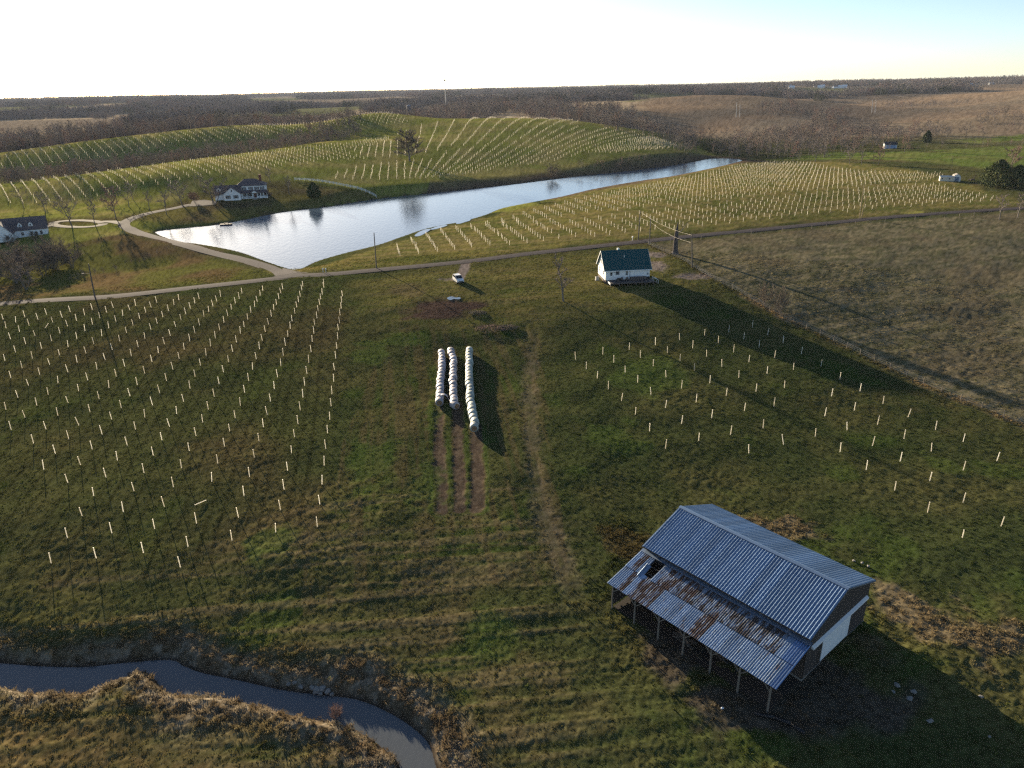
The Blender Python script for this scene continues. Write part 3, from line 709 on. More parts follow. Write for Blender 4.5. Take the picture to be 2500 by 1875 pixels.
# ------------------------------------------------------------------ barn
def metal_mat(name, c0, c1, rust=0.0, rough=.42, streak=(6, .5, 1), rustc=((.085, .036, .020), (.045, .026, .020))):
    """weathered sheet steel; rust is the share of the sheet that is covered"""
    m, nt, b = new_mat(name); b.inputs['Metallic'].default_value = .85; b.inputs['Roughness'].default_value = rough
    n = noise_node(nt, .8, 5, .6, 'Object', None, streak); oi = nt.nodes.new('ShaderNodeObjectInfo')
    off = nt.nodes.new('ShaderNodeVectorMath'); off.operation = 'ADD'
    sc = nt.nodes.new('ShaderNodeVectorMath'); sc.operation = 'SCALE'; sc.inputs['Scale'].default_value = 40
    cmb = nt.nodes.new('ShaderNodeCombineXYZ'); nt.links.new(oi.outputs['Random'], cmb.inputs[0]); nt.links.new(oi.outputs['Random'], cmb.inputs[1])
    nt.links.new(cmb.outputs[0], sc.inputs[0]); tc = nt.nodes.new('ShaderNodeTexCoord')
    nt.links.new(tc.outputs['Object'], off.inputs[0]); nt.links.new(sc.outputs[0], off.inputs[1])
    mp = n.inputs['Vector'].links[0].from_node; nt.links.new(off.outputs[0], mp.inputs[0])
    base_ = ramp(nt, n.outputs['Fac'], [(0.3, c0), (0.7, c1)])
    hv_ = nt.nodes.new('ShaderNodeHueSaturation'); mr_ = nt.nodes.new('ShaderNodeMapRange'); mr_.inputs[3].default_value = .78; mr_.inputs[4].default_value = 1.18
    nt.links.new(oi.outputs['Random'], mr_.inputs[0]); nt.links.new(mr_.outputs[0], hv_.inputs['Value']); nt.links.new(base_.outputs[0], hv_.inputs['Color']); base_ = hv_
    if rust > 0:
        n2 = noise_node(nt, .75, 6, .7, vec=off.outputs[0], stretch=(3.2, .7, 1)); mp2 = n2
        r2 = ramp(nt, n2.outputs['Fac'], [(max(.02, .66 - rust * .4 - .05), (0, 0, 0)), (.66 - rust * .4 + .05, (1, 1, 1))])
        n3 = noise_node(nt, 9, 4, .6); rc = ramp(nt, n3.outputs['Fac'], [(.35, rustc[0]), (.65, rustc[1])])
        mx = nt.nodes.new('ShaderNodeMix'); mx.data_type = 'RGBA'
        nt.links.new(r2.outputs[0], mx.inputs[0]); nt.links.new(base_.outputs[0], mx.inputs[6]); nt.links.new(rc.outputs[0], mx.inputs[7])
        nt.links.new(mx.outputs[2], b.inputs['Base Color'])
        inv = nt.nodes.new('ShaderNodeMath'); inv.operation = 'MULTIPLY_ADD'; inv.inputs[1].default_value = -.85; inv.inputs[2].default_value = .85
        nt.links.new(r2.outputs[0], inv.inputs[0]); nt.links.new(inv.outputs[0], b.inputs['Metallic'])
        rg = nt.nodes.new('ShaderNodeMath'); rg.operation = 'MULTIPLY_ADD'; rg.inputs[1].default_value = .45; rg.inputs[2].default_value = rough
        nt.links.new(r2.outputs[0], rg.inputs[0]); nt.links.new(rg.outputs[0], b.inputs['Roughness'])
    else: nt.links.new(base_.outputs[0], b.inputs['Base Color'])
    return m
m_roof = metal_mat('galvanised_roof', (.19, .285, .43), (.16, .24, .36), 0, .5)
m_lean = metal_mat('old_galvanised', (.34, .44, .58), (.20, .27, .37), .12, .42)
m_lean_r = metal_mat('old_galvanised_rusty', (.36, .42, .52), (.24, .28, .35), .52, .42)
m_lean_d = metal_mat('old_galvanised_stained', (.36, .43, .54), (.22, .28, .36), .46, .42, rustc=((.055, .034, .026), (.028, .024, .024)))
m_lean_n = metal_mat('newer_galvanised', (.20, .30, .50), (.16, .25, .42), 0, .34)
m_board = simple_mat('weathered_barn_board', (.070, .058, .052), (.034, .029, .028), 3, .9, stretch=(9, 9, .6), bump=.4)
m_post = simple_mat('grey_timber_post', (.20, .175, .145), (.12, .10, .085), 4, .9, stretch=(6, 6, .7))
m_door = simple_mat('white_painted_steel', (.70, .72, .74), (.60, .63, .66), 1.5, .5, spec=.4)
m_dark = simple_mat('dark_floor_and_gap', (.05, .04, .032), (.03, .025, .02), 2, .95)
m_blockw = simple_mat('concrete_footing', (.30, .28, .25), (.20, .19, .17), 5, .9)

BL = 18.6
bg = gp1(1400 + 225 * .40687, 1180 + 740 * .40687)
BZ = -6.05
barn = empty('barn', (10.0, 62.0, BZ), math.atan2(-.764, .645), 'weathered dark board barn with metal roof, open lean-to and white sliding door', 'barn')
E_LO, E_TOP, WALL0, EAVE, RIDGE, WALL1 = 3.05, 4.50, 5.5, 5.25, 7.45, 17.5
MID = .5 * (WALL0 + WALL1)

def sheet_mesh(name, width, length, ribs, rib_h, rib_w, mat, n_len=1):
    """ribbed steel sheet lying in its own plane: x across, y up the slope"""
    pr = []; pitch = width / ribs
    for i in range(ribs):
        c = pitch * (i + .5); pr += [(pitch * i, 0), (c - rib_w, 0), (c - rib_w * .4, rib_h), (c + rib_w * .4, rib_h), (c + rib_w, 0)]
    pr.append((width, 0)); V = []; n = len(pr)
    for k in range(n_len + 1): V += [(x, length * k / n_len, z) for x, z in pr]
    F = [(k*n+i, k*n+i+1, (k+1)*n+i+1, (k+1)*n+i) for k in range(n_len) for i in range(n-1)]
    mb = MB(); mb.add(V, F); return mb.mesh(name, mat)
def put_sheet(me, x, y, z, slope, name='roof_sheet', flip=False, parent=barn, dz=0.0, tw=0.0):
    o = link(name, me, parent); o.location = (x, y, z + dz)
    o.rotation_euler = (slope, 0, tw) if not flip else (slope, 0, math.pi + tw)
    return o
OV = .35
sl = math.atan2(RIDGE - EAVE, MID - WALL0); ln_main = (MID - WALL0 + OV) / math.cos(sl)
nsh = 21; wsh = (BL + 2 * OV) / nsh
me_main = sheet_mesh('roof_sheet', wsh, ln_main, 3, .034, .045, m_roof)
for i in range(nsh):
    x = -OV + i * wsh
    put_sheet(me_main, x, WALL0 - OV, EAVE - OV * math.tan(sl), sl, dz=random.uniform(-.004, .004))
    o = link('roof_sheet', me_main, barn); o.location = (x + wsh, WALL1 + OV, EAVE - OV * math.tan(sl) + random.uniform(-.004, .004)); o.rotation_euler = (sl, 0, math.pi)
rc_ = MB()
for s in (-1, 1):
    a = (MID, RIDGE + .075); c = (MID + s * .26, RIDGE + .06 - .26 * math.tan(sl))
    V = [(-OV - .03, a[0], a[1]), (BL + OV + .03, a[0], a[1]), (BL + OV + .03, c[0], c[1]), (-OV - .03, c[0], c[1])]
    rc_.add(V, [(0, 1, 2, 3)])
rc_.build('ridge_cap', m_roof, barn)
fa = MB()
for s in (-1, 1):
    for x in (-OV + .02, BL + OV - .02):
        fa.bar((x, MID + s * .02, RIDGE - .10), (x, MID + s * (MID - WALL0 + OV), EAVE - OV * math.tan(sl) - .10), .05, .16)
fa.build('barge_board', m_roof, barn)
# lean-to roof: two courses of old sheets
ls = math.atan2(E_TOP - E_LO, WALL0); L_tot = (WALL0 + .25) / math.cos(ls); lowL = L_tot * .53; upL = L_tot * .51
nl = 29; wl_ = (BL + .9) / nl
kinds = [m_lean, m_lean_r, m_lean_d, m_lean_n]
me_lo = [sheet_mesh('lean_to_sheet', wl_ + .02, lowL, 3, .040, .055, k) for k in kinds]
me_up = [sheet_mesh('lean_to_sheet', wl_ + .02, upL, 3, .040, .055, k) for k in kinds]
LOWK = [0,0,1,0,1,1,1,1,0,0,0,0,0,0,0,1,1,0,0,0,0,0,0,0,0,0,0,0,3]
UPK = [0,1,0,None,None,0,1,1,1,2,1,1,2,2,2,2,1,2,2,2,2,2,2,2,2,2,0,3,3]
for i in range(nl):
    x = -.45 + i * wl_
    put_sheet(me_lo[LOWK[i]], x, -.25, E_LO - .25 * math.tan(ls), ls, 'lean_to_sheet', dz=.03 + random.uniform(0, .012), tw=random.uniform(-.003, .003))
    if UPK[i] is not None:
        y = -.25 + (L_tot - upL) * math.cos(ls); z = E_LO - .25 * math.tan(ls) + (L_tot - upL) * math.sin(ls)
        put_sheet(me_up[UPK[i]], x, y, z, ls, 'lean_to_sheet', dz=.07 + random.uniform(0, .014), tw=random.uniform(-.004, .004))
# one sheet slid down and bent beside the hole
o = put_sheet(me_up[0], -.45 + 2.75 * wl_, -.25 + (L_tot - upL) * math.cos(ls) - .35, E_LO + (L_tot - upL) * math.sin(ls) + .02, ls + .03, 'lean_to_sheet', tw=.12)
o.rotation_euler = (ls + .02, .28, .16); o.scale = (.9, .62, 1); tag(o, 'bent loose roof sheet beside the hole')
fl_ = MB(); fl_.add([(-.45, WALL0 - .42, E_TOP + .015), (BL + .45, WALL0 - .42, E_TOP + .015), (BL + .45, WALL0 - .02, E_TOP + .17), (-.45, WALL0 - .02, E_TOP + .17)], [(0, 1, 2, 3)])
fl_.build('wall_flashing', m_lean, barn)
# posts with knee braces, eave beam, rafters
for i in range(7):
    x = .15 + i * (BL - .3) / 6
    mb = MB(); lean = random.uniform(-.06, .06)
    mb.tube((x + lean, .02, -.35), (x, .05, E_LO - .28), .105, .09, 7)
    p_ = mb.build('lean_to_post', m_post, barn)
    br = MB()
    for s in ((-1, 1) if 0 < i < 6 else ((1,) if i == 0 else (-1,))): br.bar((x, .06, E_LO - 1.05), (x + s * .75, .06, E_LO - .28), .07, .10)
    br.build('knee_brace', m_post, p_)
bm_ = MB(); bm_.box(-.35, BL + .35, .0, .12, E_LO - .28, E_LO - .06); bm_.build('eave_beam', m_post, barn)
for i in range(13):
    x = .05 + i * (BL - .1) / 12; mb = MB(); mb.bar((x, -.18, E_LO - .17), (x, WALL0 - .02, E_TOP - .12), .06, .15); mb.build('rafter', m_board, barn)
for k in range(6):
    f = (k + .5) / 6; mb = MB(); mb.box(-.4, BL + .4, f * WALL0 - .04, f * WALL0 + .04, E_LO + f * (E_TOP - E_LO) - .06, E_LO + f * (E_TOP - E_LO) - .015); mb.build('purlin', m_board, barn)
# board walls: each board a piece
def boards_x(y, z_fn, x0, x1, t, name='wall_board'):
    n = int((x1 - x0) / .30); wd = (x1 - x0) / n
    for i in range(n):
        a = x0 + i * wd; mb = MB(); g = random.uniform(0, .03)
        mb.box(a + .008, a + wd - .008, y - t - g * .3, y - g * .3, .12 + random.uniform(0, .08), z_fn(a + wd / 2)); mb.build(name, m_board, barn)
def boards_y(x, z_fn, y0, y1, t, z0=.12, name='wall_board'):
    n = int((y1 - y0) / .26); wd = (y1 - y0) / n
    for i in range(n):
        a = y0 + i * wd; mb = MB(); g = random.uniform(0, .02); za, zb = z_fn(a + .006), z_fn(a + wd - .006); zz = z0 + random.uniform(0, .08)
        xa, xb = x + g, x + g + t
        mb.add([(xa, a+.006, zz), (xb, a+.006, zz), (xb, a+wd-.006, zz), (xa, a+wd-.006, zz), (xa, a+.006, za), (xb, a+.006, za), (xb, a+wd-.006, zb), (xa, a+wd-.006, zb)],
               [(0,3,2,1),(4,5,6,7),(0,1,5,4),(1,2,6,5),(2,3,7,6),(3,0,4,7)]); mb.build(name, m_board, barn)
gab = lambda y: EAVE - .06 + (RIDGE - EAVE) * (1 - abs(y - MID) / (MID - WALL0))
boards_x(WALL0, lambda x: EAVE - .05, 0, BL, .03)
boards_x(WALL1 + .03, lambda x: EAVE - .05, 0, BL, .03)
boards_y(BL, gab, WALL0, WALL1, .03)
boards_y(-.03, gab, WALL0, WALL1, .03)
boards_y(-.03, lambda y: E_LO - .1 + y / WALL0 * (E_TOP - E_LO), .1, WALL0 - .05, .03)
ft = MB(); ft.box(-.05, BL + .05, WALL0 - .12, WALL0 + .12, -.5, .13); ft.box(-.05, BL + .05, WALL1 - .12, WALL1 + .12, -.5, .13)
ft.box(-.05, .15, WALL0 + .13, WALL1 - .13, -.5, .13); ft.box(BL - .15, BL + .05, WALL0 + .13, WALL1 - .13, -.5, .13); ft.build('footing', m_blockw, barn)
flr = MB(); flr.box(.1, BL - .1, .3, WALL1 - .2, -.5, .02); flr.build('earth_floor', m_dark, barn)
# sliding door on a covered track
dr = MB(); dr.box(BL + .07, BL + .13, 8.55, 13.85, .45, 3.28); sd_ = dr.build('sliding_door', m_door, barn)
for k in range(5):
    y = 9.08 + k * 1.06; mb = MB(); mb.box(BL + .13, BL + .145, y, y + .04, .47, 3.26); mb.build('door_seam', m_door, sd_)
tr_ = MB(); tr_.add([(BL + .05, 6.3, 3.52), (BL + .05, 17.1, 3.52), (BL + .30, 17.1, 3.40), (BL + .30, 6.3, 3.40), (BL + .30, 6.3, 3.22), (BL + .30, 17.1, 3.22), (BL+.05,6.3,3.22),(BL+.05,17.1,3.22)],
                    [(0, 1, 2, 3), (3, 2, 5, 4), (0, 3, 4, 6), (1, 7, 5, 2)]); tr_.build('door_track_cover', m_door, barn)
do_ = MB(); do_.box(BL + .005, BL + .055, 7.9, 8.5, .3, 3.2); do_.build('dark_gap_panel', m_dark, barn)  # solid dark panel on the boards, painting the shade of a gap beside the door
# things stored and dropped under and round the lean-to
def in_barn(x, y, z=0.0):
    return barn.matrix_basis @ Vector((x, y, z))
bpy.context.view_layer.update()
barn_rz = barn.rotation_euler.z
m_plank = simple_mat('old_planks', (.17, .14, .115), (.09, .075, .06), 4, .9, stretch=(1, 8, 8))
for (x, y, n, lab) in [(8.2, 1.6, 7, 'loose heap of grey boards under the middle of the lean-to'), (11.5, 2.6, 6, 'stack of grey planks under the lean-to near its right end')]:
    e = empty('plank_pile', in_barn(x, y, .02), barn_rz, lab, 'plank pile')
    for k in range(n):
        mb = MB(); L = random.uniform(1.8, 3.2); mb.box(-L / 2, L / 2, -.09, .09, 0, .045); o = mb.build('plank', m_plank, e)
        o.location = (random.uniform(-.3, .3), random.uniform(-.5, .5), .02 + .055 * k); o.rotation_euler = (random.uniform(-.05, .05), random.uniform(-.05, .05), random.uniform(-.5, .5))
m_stone = simple_mat('pale_rubble', (.26, .25, .23), (.14, .135, .125), 5, .9)
def lump(name, loc, size, mat, label=None, cat=None, group=None, flat=.6, seed=0, parent=None, sub=2):
    import bmesh
    bm = bmesh.new(); bmesh.ops.create_icosphere(bm, subdivisions=sub, radius=1.0); rg = random.Random(seed)
    ph = [rg.uniform(0, 6) for _ in range(6)]
    for v in bm.verts:
        k = 1 + .22 * math.sin(v.co.x * 3 + ph[0]) * math.cos(v.co.y * 3.3 + ph[1]) + .14 * math.sin(v.co.z * 5 + ph[2] + v.co.x * 4) + rg.uniform(-.07, .07)
        v.co = Vector((v.co.x * size * k, v.co.y * size * k * .8, v.co.z * size * flat * k))
    me = bpy.data.meshes.new(name); bm.to_mesh(me); bm.free(); me.materials.append(mat)
    o = link(name, me, parent); o.location = loc; o.rotation_euler = (0, 0, rg.uniform(0, 6)); return tag(o, label, cat, group)
for i, (x, y, s) in enumerate([(2190,1675,.45),(2180,1690,.3),(2230,1690,.4),(2220,1707,.42),(2270,1763,.5),(2395,1702,.3),(2415,1800,.2)]):
    p = gp1(x, y); lump('rubble_chunk', (p[0], p[1], p[2] + .08), s * .7, m_stone, 'pale chunk of rubble lying in the rough ground right of the barn', 'rock', 'rubble right of the barn', .45, i)
for i, (x, y) in enumerate([(2105, 1375), (2120, 1383), (2085, 1370)]):
    p = gp1(x, y); lump('rubble_chunk', (p[0], p[1], p[2] + .06), .2, m_stone, 'pale chunk of rubble in the weeds behind the barn', 'rock', 'rubble behind the barn', .5, 20 + i)
p = gp1(1763, 1730); lump('paper_scrap', (p[0], p[1], p[2] + .06), .15, m_door, 'white scrap of litter in the grass before the lean-to', 'litter', None, .5, 31)
mb = MB(); P_ = [gp1(*q) for q in ((1840, 1745), (1890, 1755), (1930, 1770), (1965, 1795))]
m_pipe = simple_mat('black_plastic_pipe', (.012, .012, .014), (.02, .02, .022), 3, .5)
for a, c in zip(P_[:-1], P_[1:]): mb.tube((a[0], a[1], a[2] + .16), (c[0], c[1], c[2] + .16), .17, .17, 8)
tag(mb.build('drain_pipe', m_pipe, None, True), 'long black drain pipe lying in the grass before the barn', 'pipe')

# ------------------------------------------------------------------ small white house
m_siding, nt, b = new_mat('white_lap_siding')
b.inputs['Roughness'].default_value = .6; b.inputs['Specular IOR Level'].default_value = .25
_tc2 = nt.nodes.new('ShaderNodeTexCoord'); _wv = nt.nodes.new('ShaderNodeTexWave'); _wv.bands_direction = 'Z'; _wv.wave_profile = 'SAW'
_wv.inputs['Scale'].default_value = 2.4; nt.links.new(_tc2.outputs['Object'], _wv.inputs['Vector'])
_bp = nt.nodes.new('ShaderNodeBump'); _bp.inputs['Strength'].default_value = .5; _bp.inputs['Distance'].default_value = .02
nt.links.new(_wv.outputs['Fac'], _bp.inputs['Height']); nt.links.new(_bp.outputs[0], b.inputs['Normal'])
_n = noise_node(nt, .8, 4); _r = ramp(nt, _n.outputs['Fac'], [(.3, (.80, .80, .79)), (.75, (.70, .71, .72))]); nt.links.new(_r.outputs[0], b.inputs['Base Color'])
m_trim = simple_mat('white_trim', (.80, .80, .78), (.72, .72, .71), 2, .55)
m_groof = simple_mat('dark_green_shingle', (.020, .082, .090), (.014, .058, .066), 7, .85, detail=6, bump=.3)
m_sroof = simple_mat('grey_brown_shingle', (.135, .110, .112), (.095, .080, .085), 6, .9, detail=6, bump=.3)
m_glass, nt, b = new_mat('window_glass')
b.inputs['Base Color'].default_value = (.018, .022, .032, 1); b.inputs['Roughness'].default_value = .08; b.inputs['Specular IOR Level'].default_value = .6
m_glass2 = m_glass
m_deck = simple_mat('grey_deck_wood', (.135, .115, .105), (.085, .072, .068), 4, .85, stretch=(.6, 6, 6))
m_skirt = simple_mat('brown_foundation', (.12, .085, .065), (.075, .055, .045), 4, .9)
m_black = simple_mat('black_vinyl', (.014, .014, .016), (.03, .03, .032), 3, .55)
m_wicker = simple_mat('grey_outdoor_fabric', (.12, .105, .10), (.07, .062, .06), 8, .9)

def window(parent, x, z, w_, h_, face='-y', y=0.0, lites=(1, 2), shutters=False, frame=m_trim):
    """window standing proud of a wall; x runs along the wall, face is the way it looks"""
    def P(a, d, c):   # a along, d outwards, c up
        return {'-y': (a, y - d, c), '+y': (a, y + d, c), '-x': (y - d, a, c), '+x': (y + d, a, c)}[face]
    def bx(mb, a0, a1, d0, d1, c0, c1, mi=0):
        p = P(a0, d0, c0); q = P(a1, d1, c1)
        mb.box(min(p[0], q[0]), max(p[0], q[0]), min(p[1], q[1]), max(p[1], q[1]), min(p[2], q[2]), max(p[2], q[2]), mi)
    fr = MB(); t = .07
    bx(fr, x - w_/2 - t, x + w_/2 + t, .004, .055, z + h_, z + h_ + t); bx(fr, x - w_/2 - t, x + w_/2 + t, .004, .07, z - t, z)
    bx(fr, x - w_/2 - t, x - w_/2, .004, .055, z, z + h_); bx(fr, x + w_/2, x + w_/2 + t, .004, .055, z, z + h_)
    win = fr.build('window', frame, parent)
    nx, nz = lites
    for i in range(nx):
        for k in range(nz):
            g = MB(); a0 = x - w_/2 + i * w_/nx; c0 = z + k * h_/nz
            bx(g, a0 + .015, a0 + w_/nx - .015, .003, .022, c0 + .015, c0 + h_/nz - .015); g.build('pane', m_glass, win)
    mu = MB(); any_ = False
    for i in range(1, nx): a0 = x - w_/2 + i * w_/nx; bx(mu, a0 - .018, a0 + .018, .004, .04, z, z + h_); any_ = True
    for k in range(1, nz): c0 = z + k * h_/nz; bx(mu, x - w_/2, x + w_/2, .004, .038, c0 - .02, c0 + .02); any_ = True
    if any_: mu.build('glazing_bar', frame, win)
    if shutters:
        for s in (-1, 1):
            sh = MB(); a = x + s * (w_/2 + t + .2); bx(sh, a - .18, a + .18, .004, .045, z, z + h_); sh.build('shutter', m_black if shutters is True else shutters, win)
    return win

def gable_roof(parent, x0, x1, y0, y1, eave, ridge, over, mat, axis='x', th_=.14, name='roof'):
    """two slabs meeting at a ridge running along axis"""
    mb = MB()
    if axis == 'x':
        ym = (y0 + y1) / 2; k = (ridge - eave) / (ym - y0)
        for s, ye in ((-1, y0), (1, y1)):
            yo = ye + s * over; ze = eave - over * k
            V = [(x0-over, yo, ze), (x1+over, yo, ze), (x1+over, ym, ridge), (x0-over, ym, ridge)]
            V += [(a, c, d - th_) for a, c, d in V]
            F = [(0,1,2,3),(7,6,5,4),(0,4,5,1),(1,5,6,2),(2,6,7,3),(3,7,4,0)]
            if s > 0: F = [f[::-1] for f in F]
            mb.add(V, F)
    else:
        xm = (x0 + x1) / 2; k = (ridge - eave) / (xm - x0)
        for s, xe in ((-1, x0), (1, x1)):
            xo = xe + s * over; ze = eave - over * k
            V = [(xo, y0-over, ze), (xo, y1+over, ze), (xm, y1+over, ridge), (xm, y0-over, ridge)]
            V += [(a, c, d - th_) for a, c, d in V]
            F = [(0,3,2,1),(4,5,6,7),(0,1,5,4),(1,2,6,5),(2,3,7,6),(3,0,4,7)]
            if s > 0: F = [f[::-1] for f in F]
            mb.add(V, F)
    return mb.build(name, mat, parent)

def gable_walls(parent, x0, x1, y0, y1, z0, eave, ridge, mat, axis='x', name='wall'):
    mb = MB()
    if axis == 'x':
        ym = (y0 + y1) / 2
        V = [(x0,y0,z0),(x1,y0,z0),(x1,y1,z0),(x0,y1,z0),(x0,y0,eave),(x1,y0,eave),(x1,y1,eave),(x0,y1,eave),(x0,ym,ridge),(x1,ym,ridge)]
        F = [(0,1,5,4),(2,3,7,6),(1,2,6,9,5),(3,0,4,8,7),(0,3,2,1),(4,5,9,8),(6,7,8,9)]
    else:
        xm = (x0 + x1) / 2
        V = [(x0,y0,z0),(x1,y0,z0),(x1,y1,z0),(x0,y1,z0),(x0,y0,eave),(x1,y0,eave),(x1,y1,eave),(x0,y1,eave),(xm,y0,ridge),(xm,y1,ridge)]
        F = [(0,1,5,8,4),(2,3,7,9,6),(1,2,6,5),(3,0,4,7),(0,3,2,1),(4,8,9,7),(5,6,9,8)]
    mb.add(V, F); return mb.build(name, mat, parent)

HW, HD = 11.2, 7.8
hz = float(hfast(np.array([28.5]), np.array([178.0]))[0])
house = empty('small_house', (23.55, 175.1, hz), R(6.5), 'small white house with dark green roof and rear deck by the lane', 'house')
F0, EV, RG_ = .75, 3.55, 7.35
gable_walls(house, 0, HW, 0, HD, F0, EV, RG_ - .14, m_siding)
sk = MB(); sk.box(.06, HW - .06, .06, HD - .06, -1.0, F0 - .005); sk.build('foundation', m_skirt, house)
rf = gable_roof(house, 0, HW, 0, HD, EV, RG_, .42, m_groof)
gt = MB(); k_ = (RG_ - EV) / (HD / 2)
gt.box(-.42, HW + .42, -.55, -.43, EV - .42 * k_ - .17, EV - .42 * k_ - .02); gt.build('gutter', m_trim, house)
for x in (-.44, HW + .44):
    fb = MB(); fb.bar((x, -.42, EV - .42 * k_ - .09), (x, HD / 2, RG_ - .09), .04, .2); fb.bar((x, HD + .42, EV - .42 * k_ - .09), (x, HD / 2, RG_ - .09), .04, .2); fb.build('barge_board', m_trim, house)
vp = MB(); vp.tube((5.2, 2.3, EV + 2.3 * k_ - .1), (5.2, 2.3, EV + 2.3 * k_ + .55), .07, .07, 8); vp.build('vent_pipe', m_trim, rf)
ch = MB(); ch.box(4.0, 4.5, 4.6, 5.1, RG_ - 1.2, RG_ + .25); ch.build('chimney_vent', m_trim, rf)
dsp = MB(); dsp.tube((6.15, -.07, F0), (6.15, -.07, EV - .5), .05, .05, 6); dsp.build('downspout', simple_mat('grey_downspout', (.30, .32, .35), (.25, .27, .3), 2, .5), house)
dz = MB(); dz.box(1.0, 1.95, -.05, -.004, F0 + .03, F0 + 2.08); door = dz.build('back_door', m_trim, house)
for k in range(2):
    g = MB(); g.box(1.2, 1.75, -.07, -.052, F0 + 1.1 + k * .42, F0 + 1.48 + k * .42); g.build('pane', m_glass, door)
kn = MB(); kn.tube((1.83, -.05, F0 + 1.0), (1.83, -.12, F0 + 1.0), .035, .035, 8); kn.build('handle', m_black, door)
window(house, 3.05, F0 + 1.25, .95, .85, lites=(1, 2)); window(house, 5.4, F0 + 1.05, .5, 1.15, lites=(2, 3))
window(house, 5.9, F0 + 1.0, .75, 1.2, '-x', 0, (1, 2)); window(house, 2.0, F0 + 1.0, .7, 1.0, '-x', 0, (1, 2)); window(house, 4.6, F0 + 3.3, .6, 1.0, '-x', 0, (1, 2)); window(house, 3.2, F0 + 3.3, .6, 1.0, '-x', 0, (1, 2))
window(house, 3.0, F0 + 1.0, .9, 1.2, '+x', HW, (1, 2))
mt = MB(); mt.box(10.6, 10.85, -.12, -.004, F0 + 1.0, F0 + 1.4); mt.build('meter_box', simple_mat('grey_box', (.2, .22, .24), None, 2, .5), house)
lt = MB(); lt.box(2.2, 2.32, -.10, -.004, F0 + 1.75, F0 + 1.95); lt.build('wall_light', m_black, house)
# deck
DK = empty('deck', house.location, house.rotation_euler.z, 'grey wooden deck on posts along the back of the small house', 'deck')
x = -.1
for i in range(20):
    mb = MB(); y0_ = -3.0 + i * .148; xa = .55 if i > 2 else .9; mb.box(xa, HW + .35, y0_ + .006, y0_ + .142, F0 - .10, F0 - .06); mb.build('deck_board', m_deck, DK)
rm = MB(); rm.box(.5, HW + .4, -3.05, -3.005, F0 - .32, F0 - .05); rm.box(HW + .36, HW + .40, -3.0, -.02, F0 - .32, F0 - .05); rm.build('rim_joist', m_deck, DK)
rl = MB(); rl.box(.50, .56, -3.0, -.02, F0 - .45, F0 - .02); rl.build('white_fascia', m_trim, DK)
for i in range(6):
    x = .65 + i * 2.15; mb = MB(); mb.box(x - .07, x + .07, -2.95, -2.81, -1.1, F0 - .1); mb.build('deck_post', m_deck, DK)
# things on the deck
def on_house(x, y, z): return house.matrix_basis @ Vector((x, y, z))
bpy.context.view_layer.update()
HR = house.rotation_euler.z; DZ = F0 - .06
gr = empty('grill', on_house(2.85, -2.2, DZ), HR, 'black kettle grill on the deck of the small house', 'grill')
mb = MB(); mb.box(-.42, .42, -.26, .26, .55, .80); mb.box(-.38, .38, -.24, .24, .80, 1.02); mb.build('firebox', m_black, gr)
for sx in (-.34, .34):
    for sy in (-.2, .2): mb = MB(); mb.tube((sx, sy, 0), (sx, sy, .56), .03, .03, 6); mb.build('leg', m_black, gr)
mb = MB(); mb.box(-.75, -.43, -.2, .2, .74, .78); mb.box(.43, .75, -.2, .2, .74, .78); mb.build('side_shelf', m_black, gr)
for k, (x, lab) in enumerate([(3.8, 'grey deck chair beside the black grill'), (5.1, 'grey deck chair next to the long covered sofa')]):
    c = empty('deck_chair', on_house(x, -1.2, DZ), HR + math.pi, lab, 'chair', 'chairs on the deck')
    mb = MB(); mb.box(-.28, .28, -.28, .28, .38, .46); mb.build('seat', m_wicker, c); mb = MB(); mb.box(-.28, .28, .24, .32, .46, 1.0); mb.build('backrest', m_wicker, c)
    for sx in (-.25, .25):
        for sy in (-.25, .27): mb = MB(); mb.box(sx - .03, sx + .03, sy - .03, sy + .03, 0, .38); mb.build('leg', m_black, c)
        mb = MB(); mb.box(sx - .04, sx + .04, -.25, .28, .62, .68); mb.build('armrest', m_wicker, c)
so = empty('outdoor_sofa', on_house(8.0, -.85, DZ), HR + math.pi, 'long grey covered sofa against the deck wall', 'sofa')
mb = MB(); mb.box(-1.9, 1.9, -.45, .4, .08, .48); mb.build('seat', m_wicker, so); mb = MB(); mb.box(-1.85, 1.85, .3, .5, .48, .95); mb.build('backrest', m_wicker, so)
for sx in (-1.8, 1.8): mb = MB(); mb.box(sx - .12, sx + .12, -.42, .42, .48, .72); mb.build('armrest', m_wicker, so)
for k in range(3): mb = MB(); mb.box(-1.62 + k * 1.09, -.58 + k * 1.09, -.40, .28, .485, .60); mb.build('cushion', m_wicker, so)
pl_ = empty('planter', on_house(10.6, -.6, DZ), HR, 'dark planter box at the right end of the deck', 'planter')
mb = MB(); mb.box(-.3, .3, -.3, .3, 0, .55); mb.build('tub', m_black, pl_); mb = MB(); mb.box(-.34, .34, -.34, .34, .551, .61); mb.build('rim', m_black, pl_)
tb = empty('deck_table', on_house(8.6, -2.3, DZ), HR, 'low dark table on the deck in front of the sofa', 'table')
mb = MB(); mb.box(-.5, .5, -.3, .3, .36, .41); mb.build('tabletop', m_wicker, tb)
for sx in (-.44, .44):
    for sy in (-.25, .25): mb = MB(); mb.box(sx - .03, sx + .03, sy - .03, sy + .03, 0, .36); mb.build('leg', m_black, tb)
st_ = empty('side_steps', on_house(HW + .45, -1.5, -.1), HR, 'white-railed steps going down from the right end of the deck', 'steps')
for k in range(4): mb = MB(); mb.box(k * .28, k * .28 + .30, -.6, .6, .55 - k * .18, .60 - k * .18); mb.build('tread', m_deck, st_)
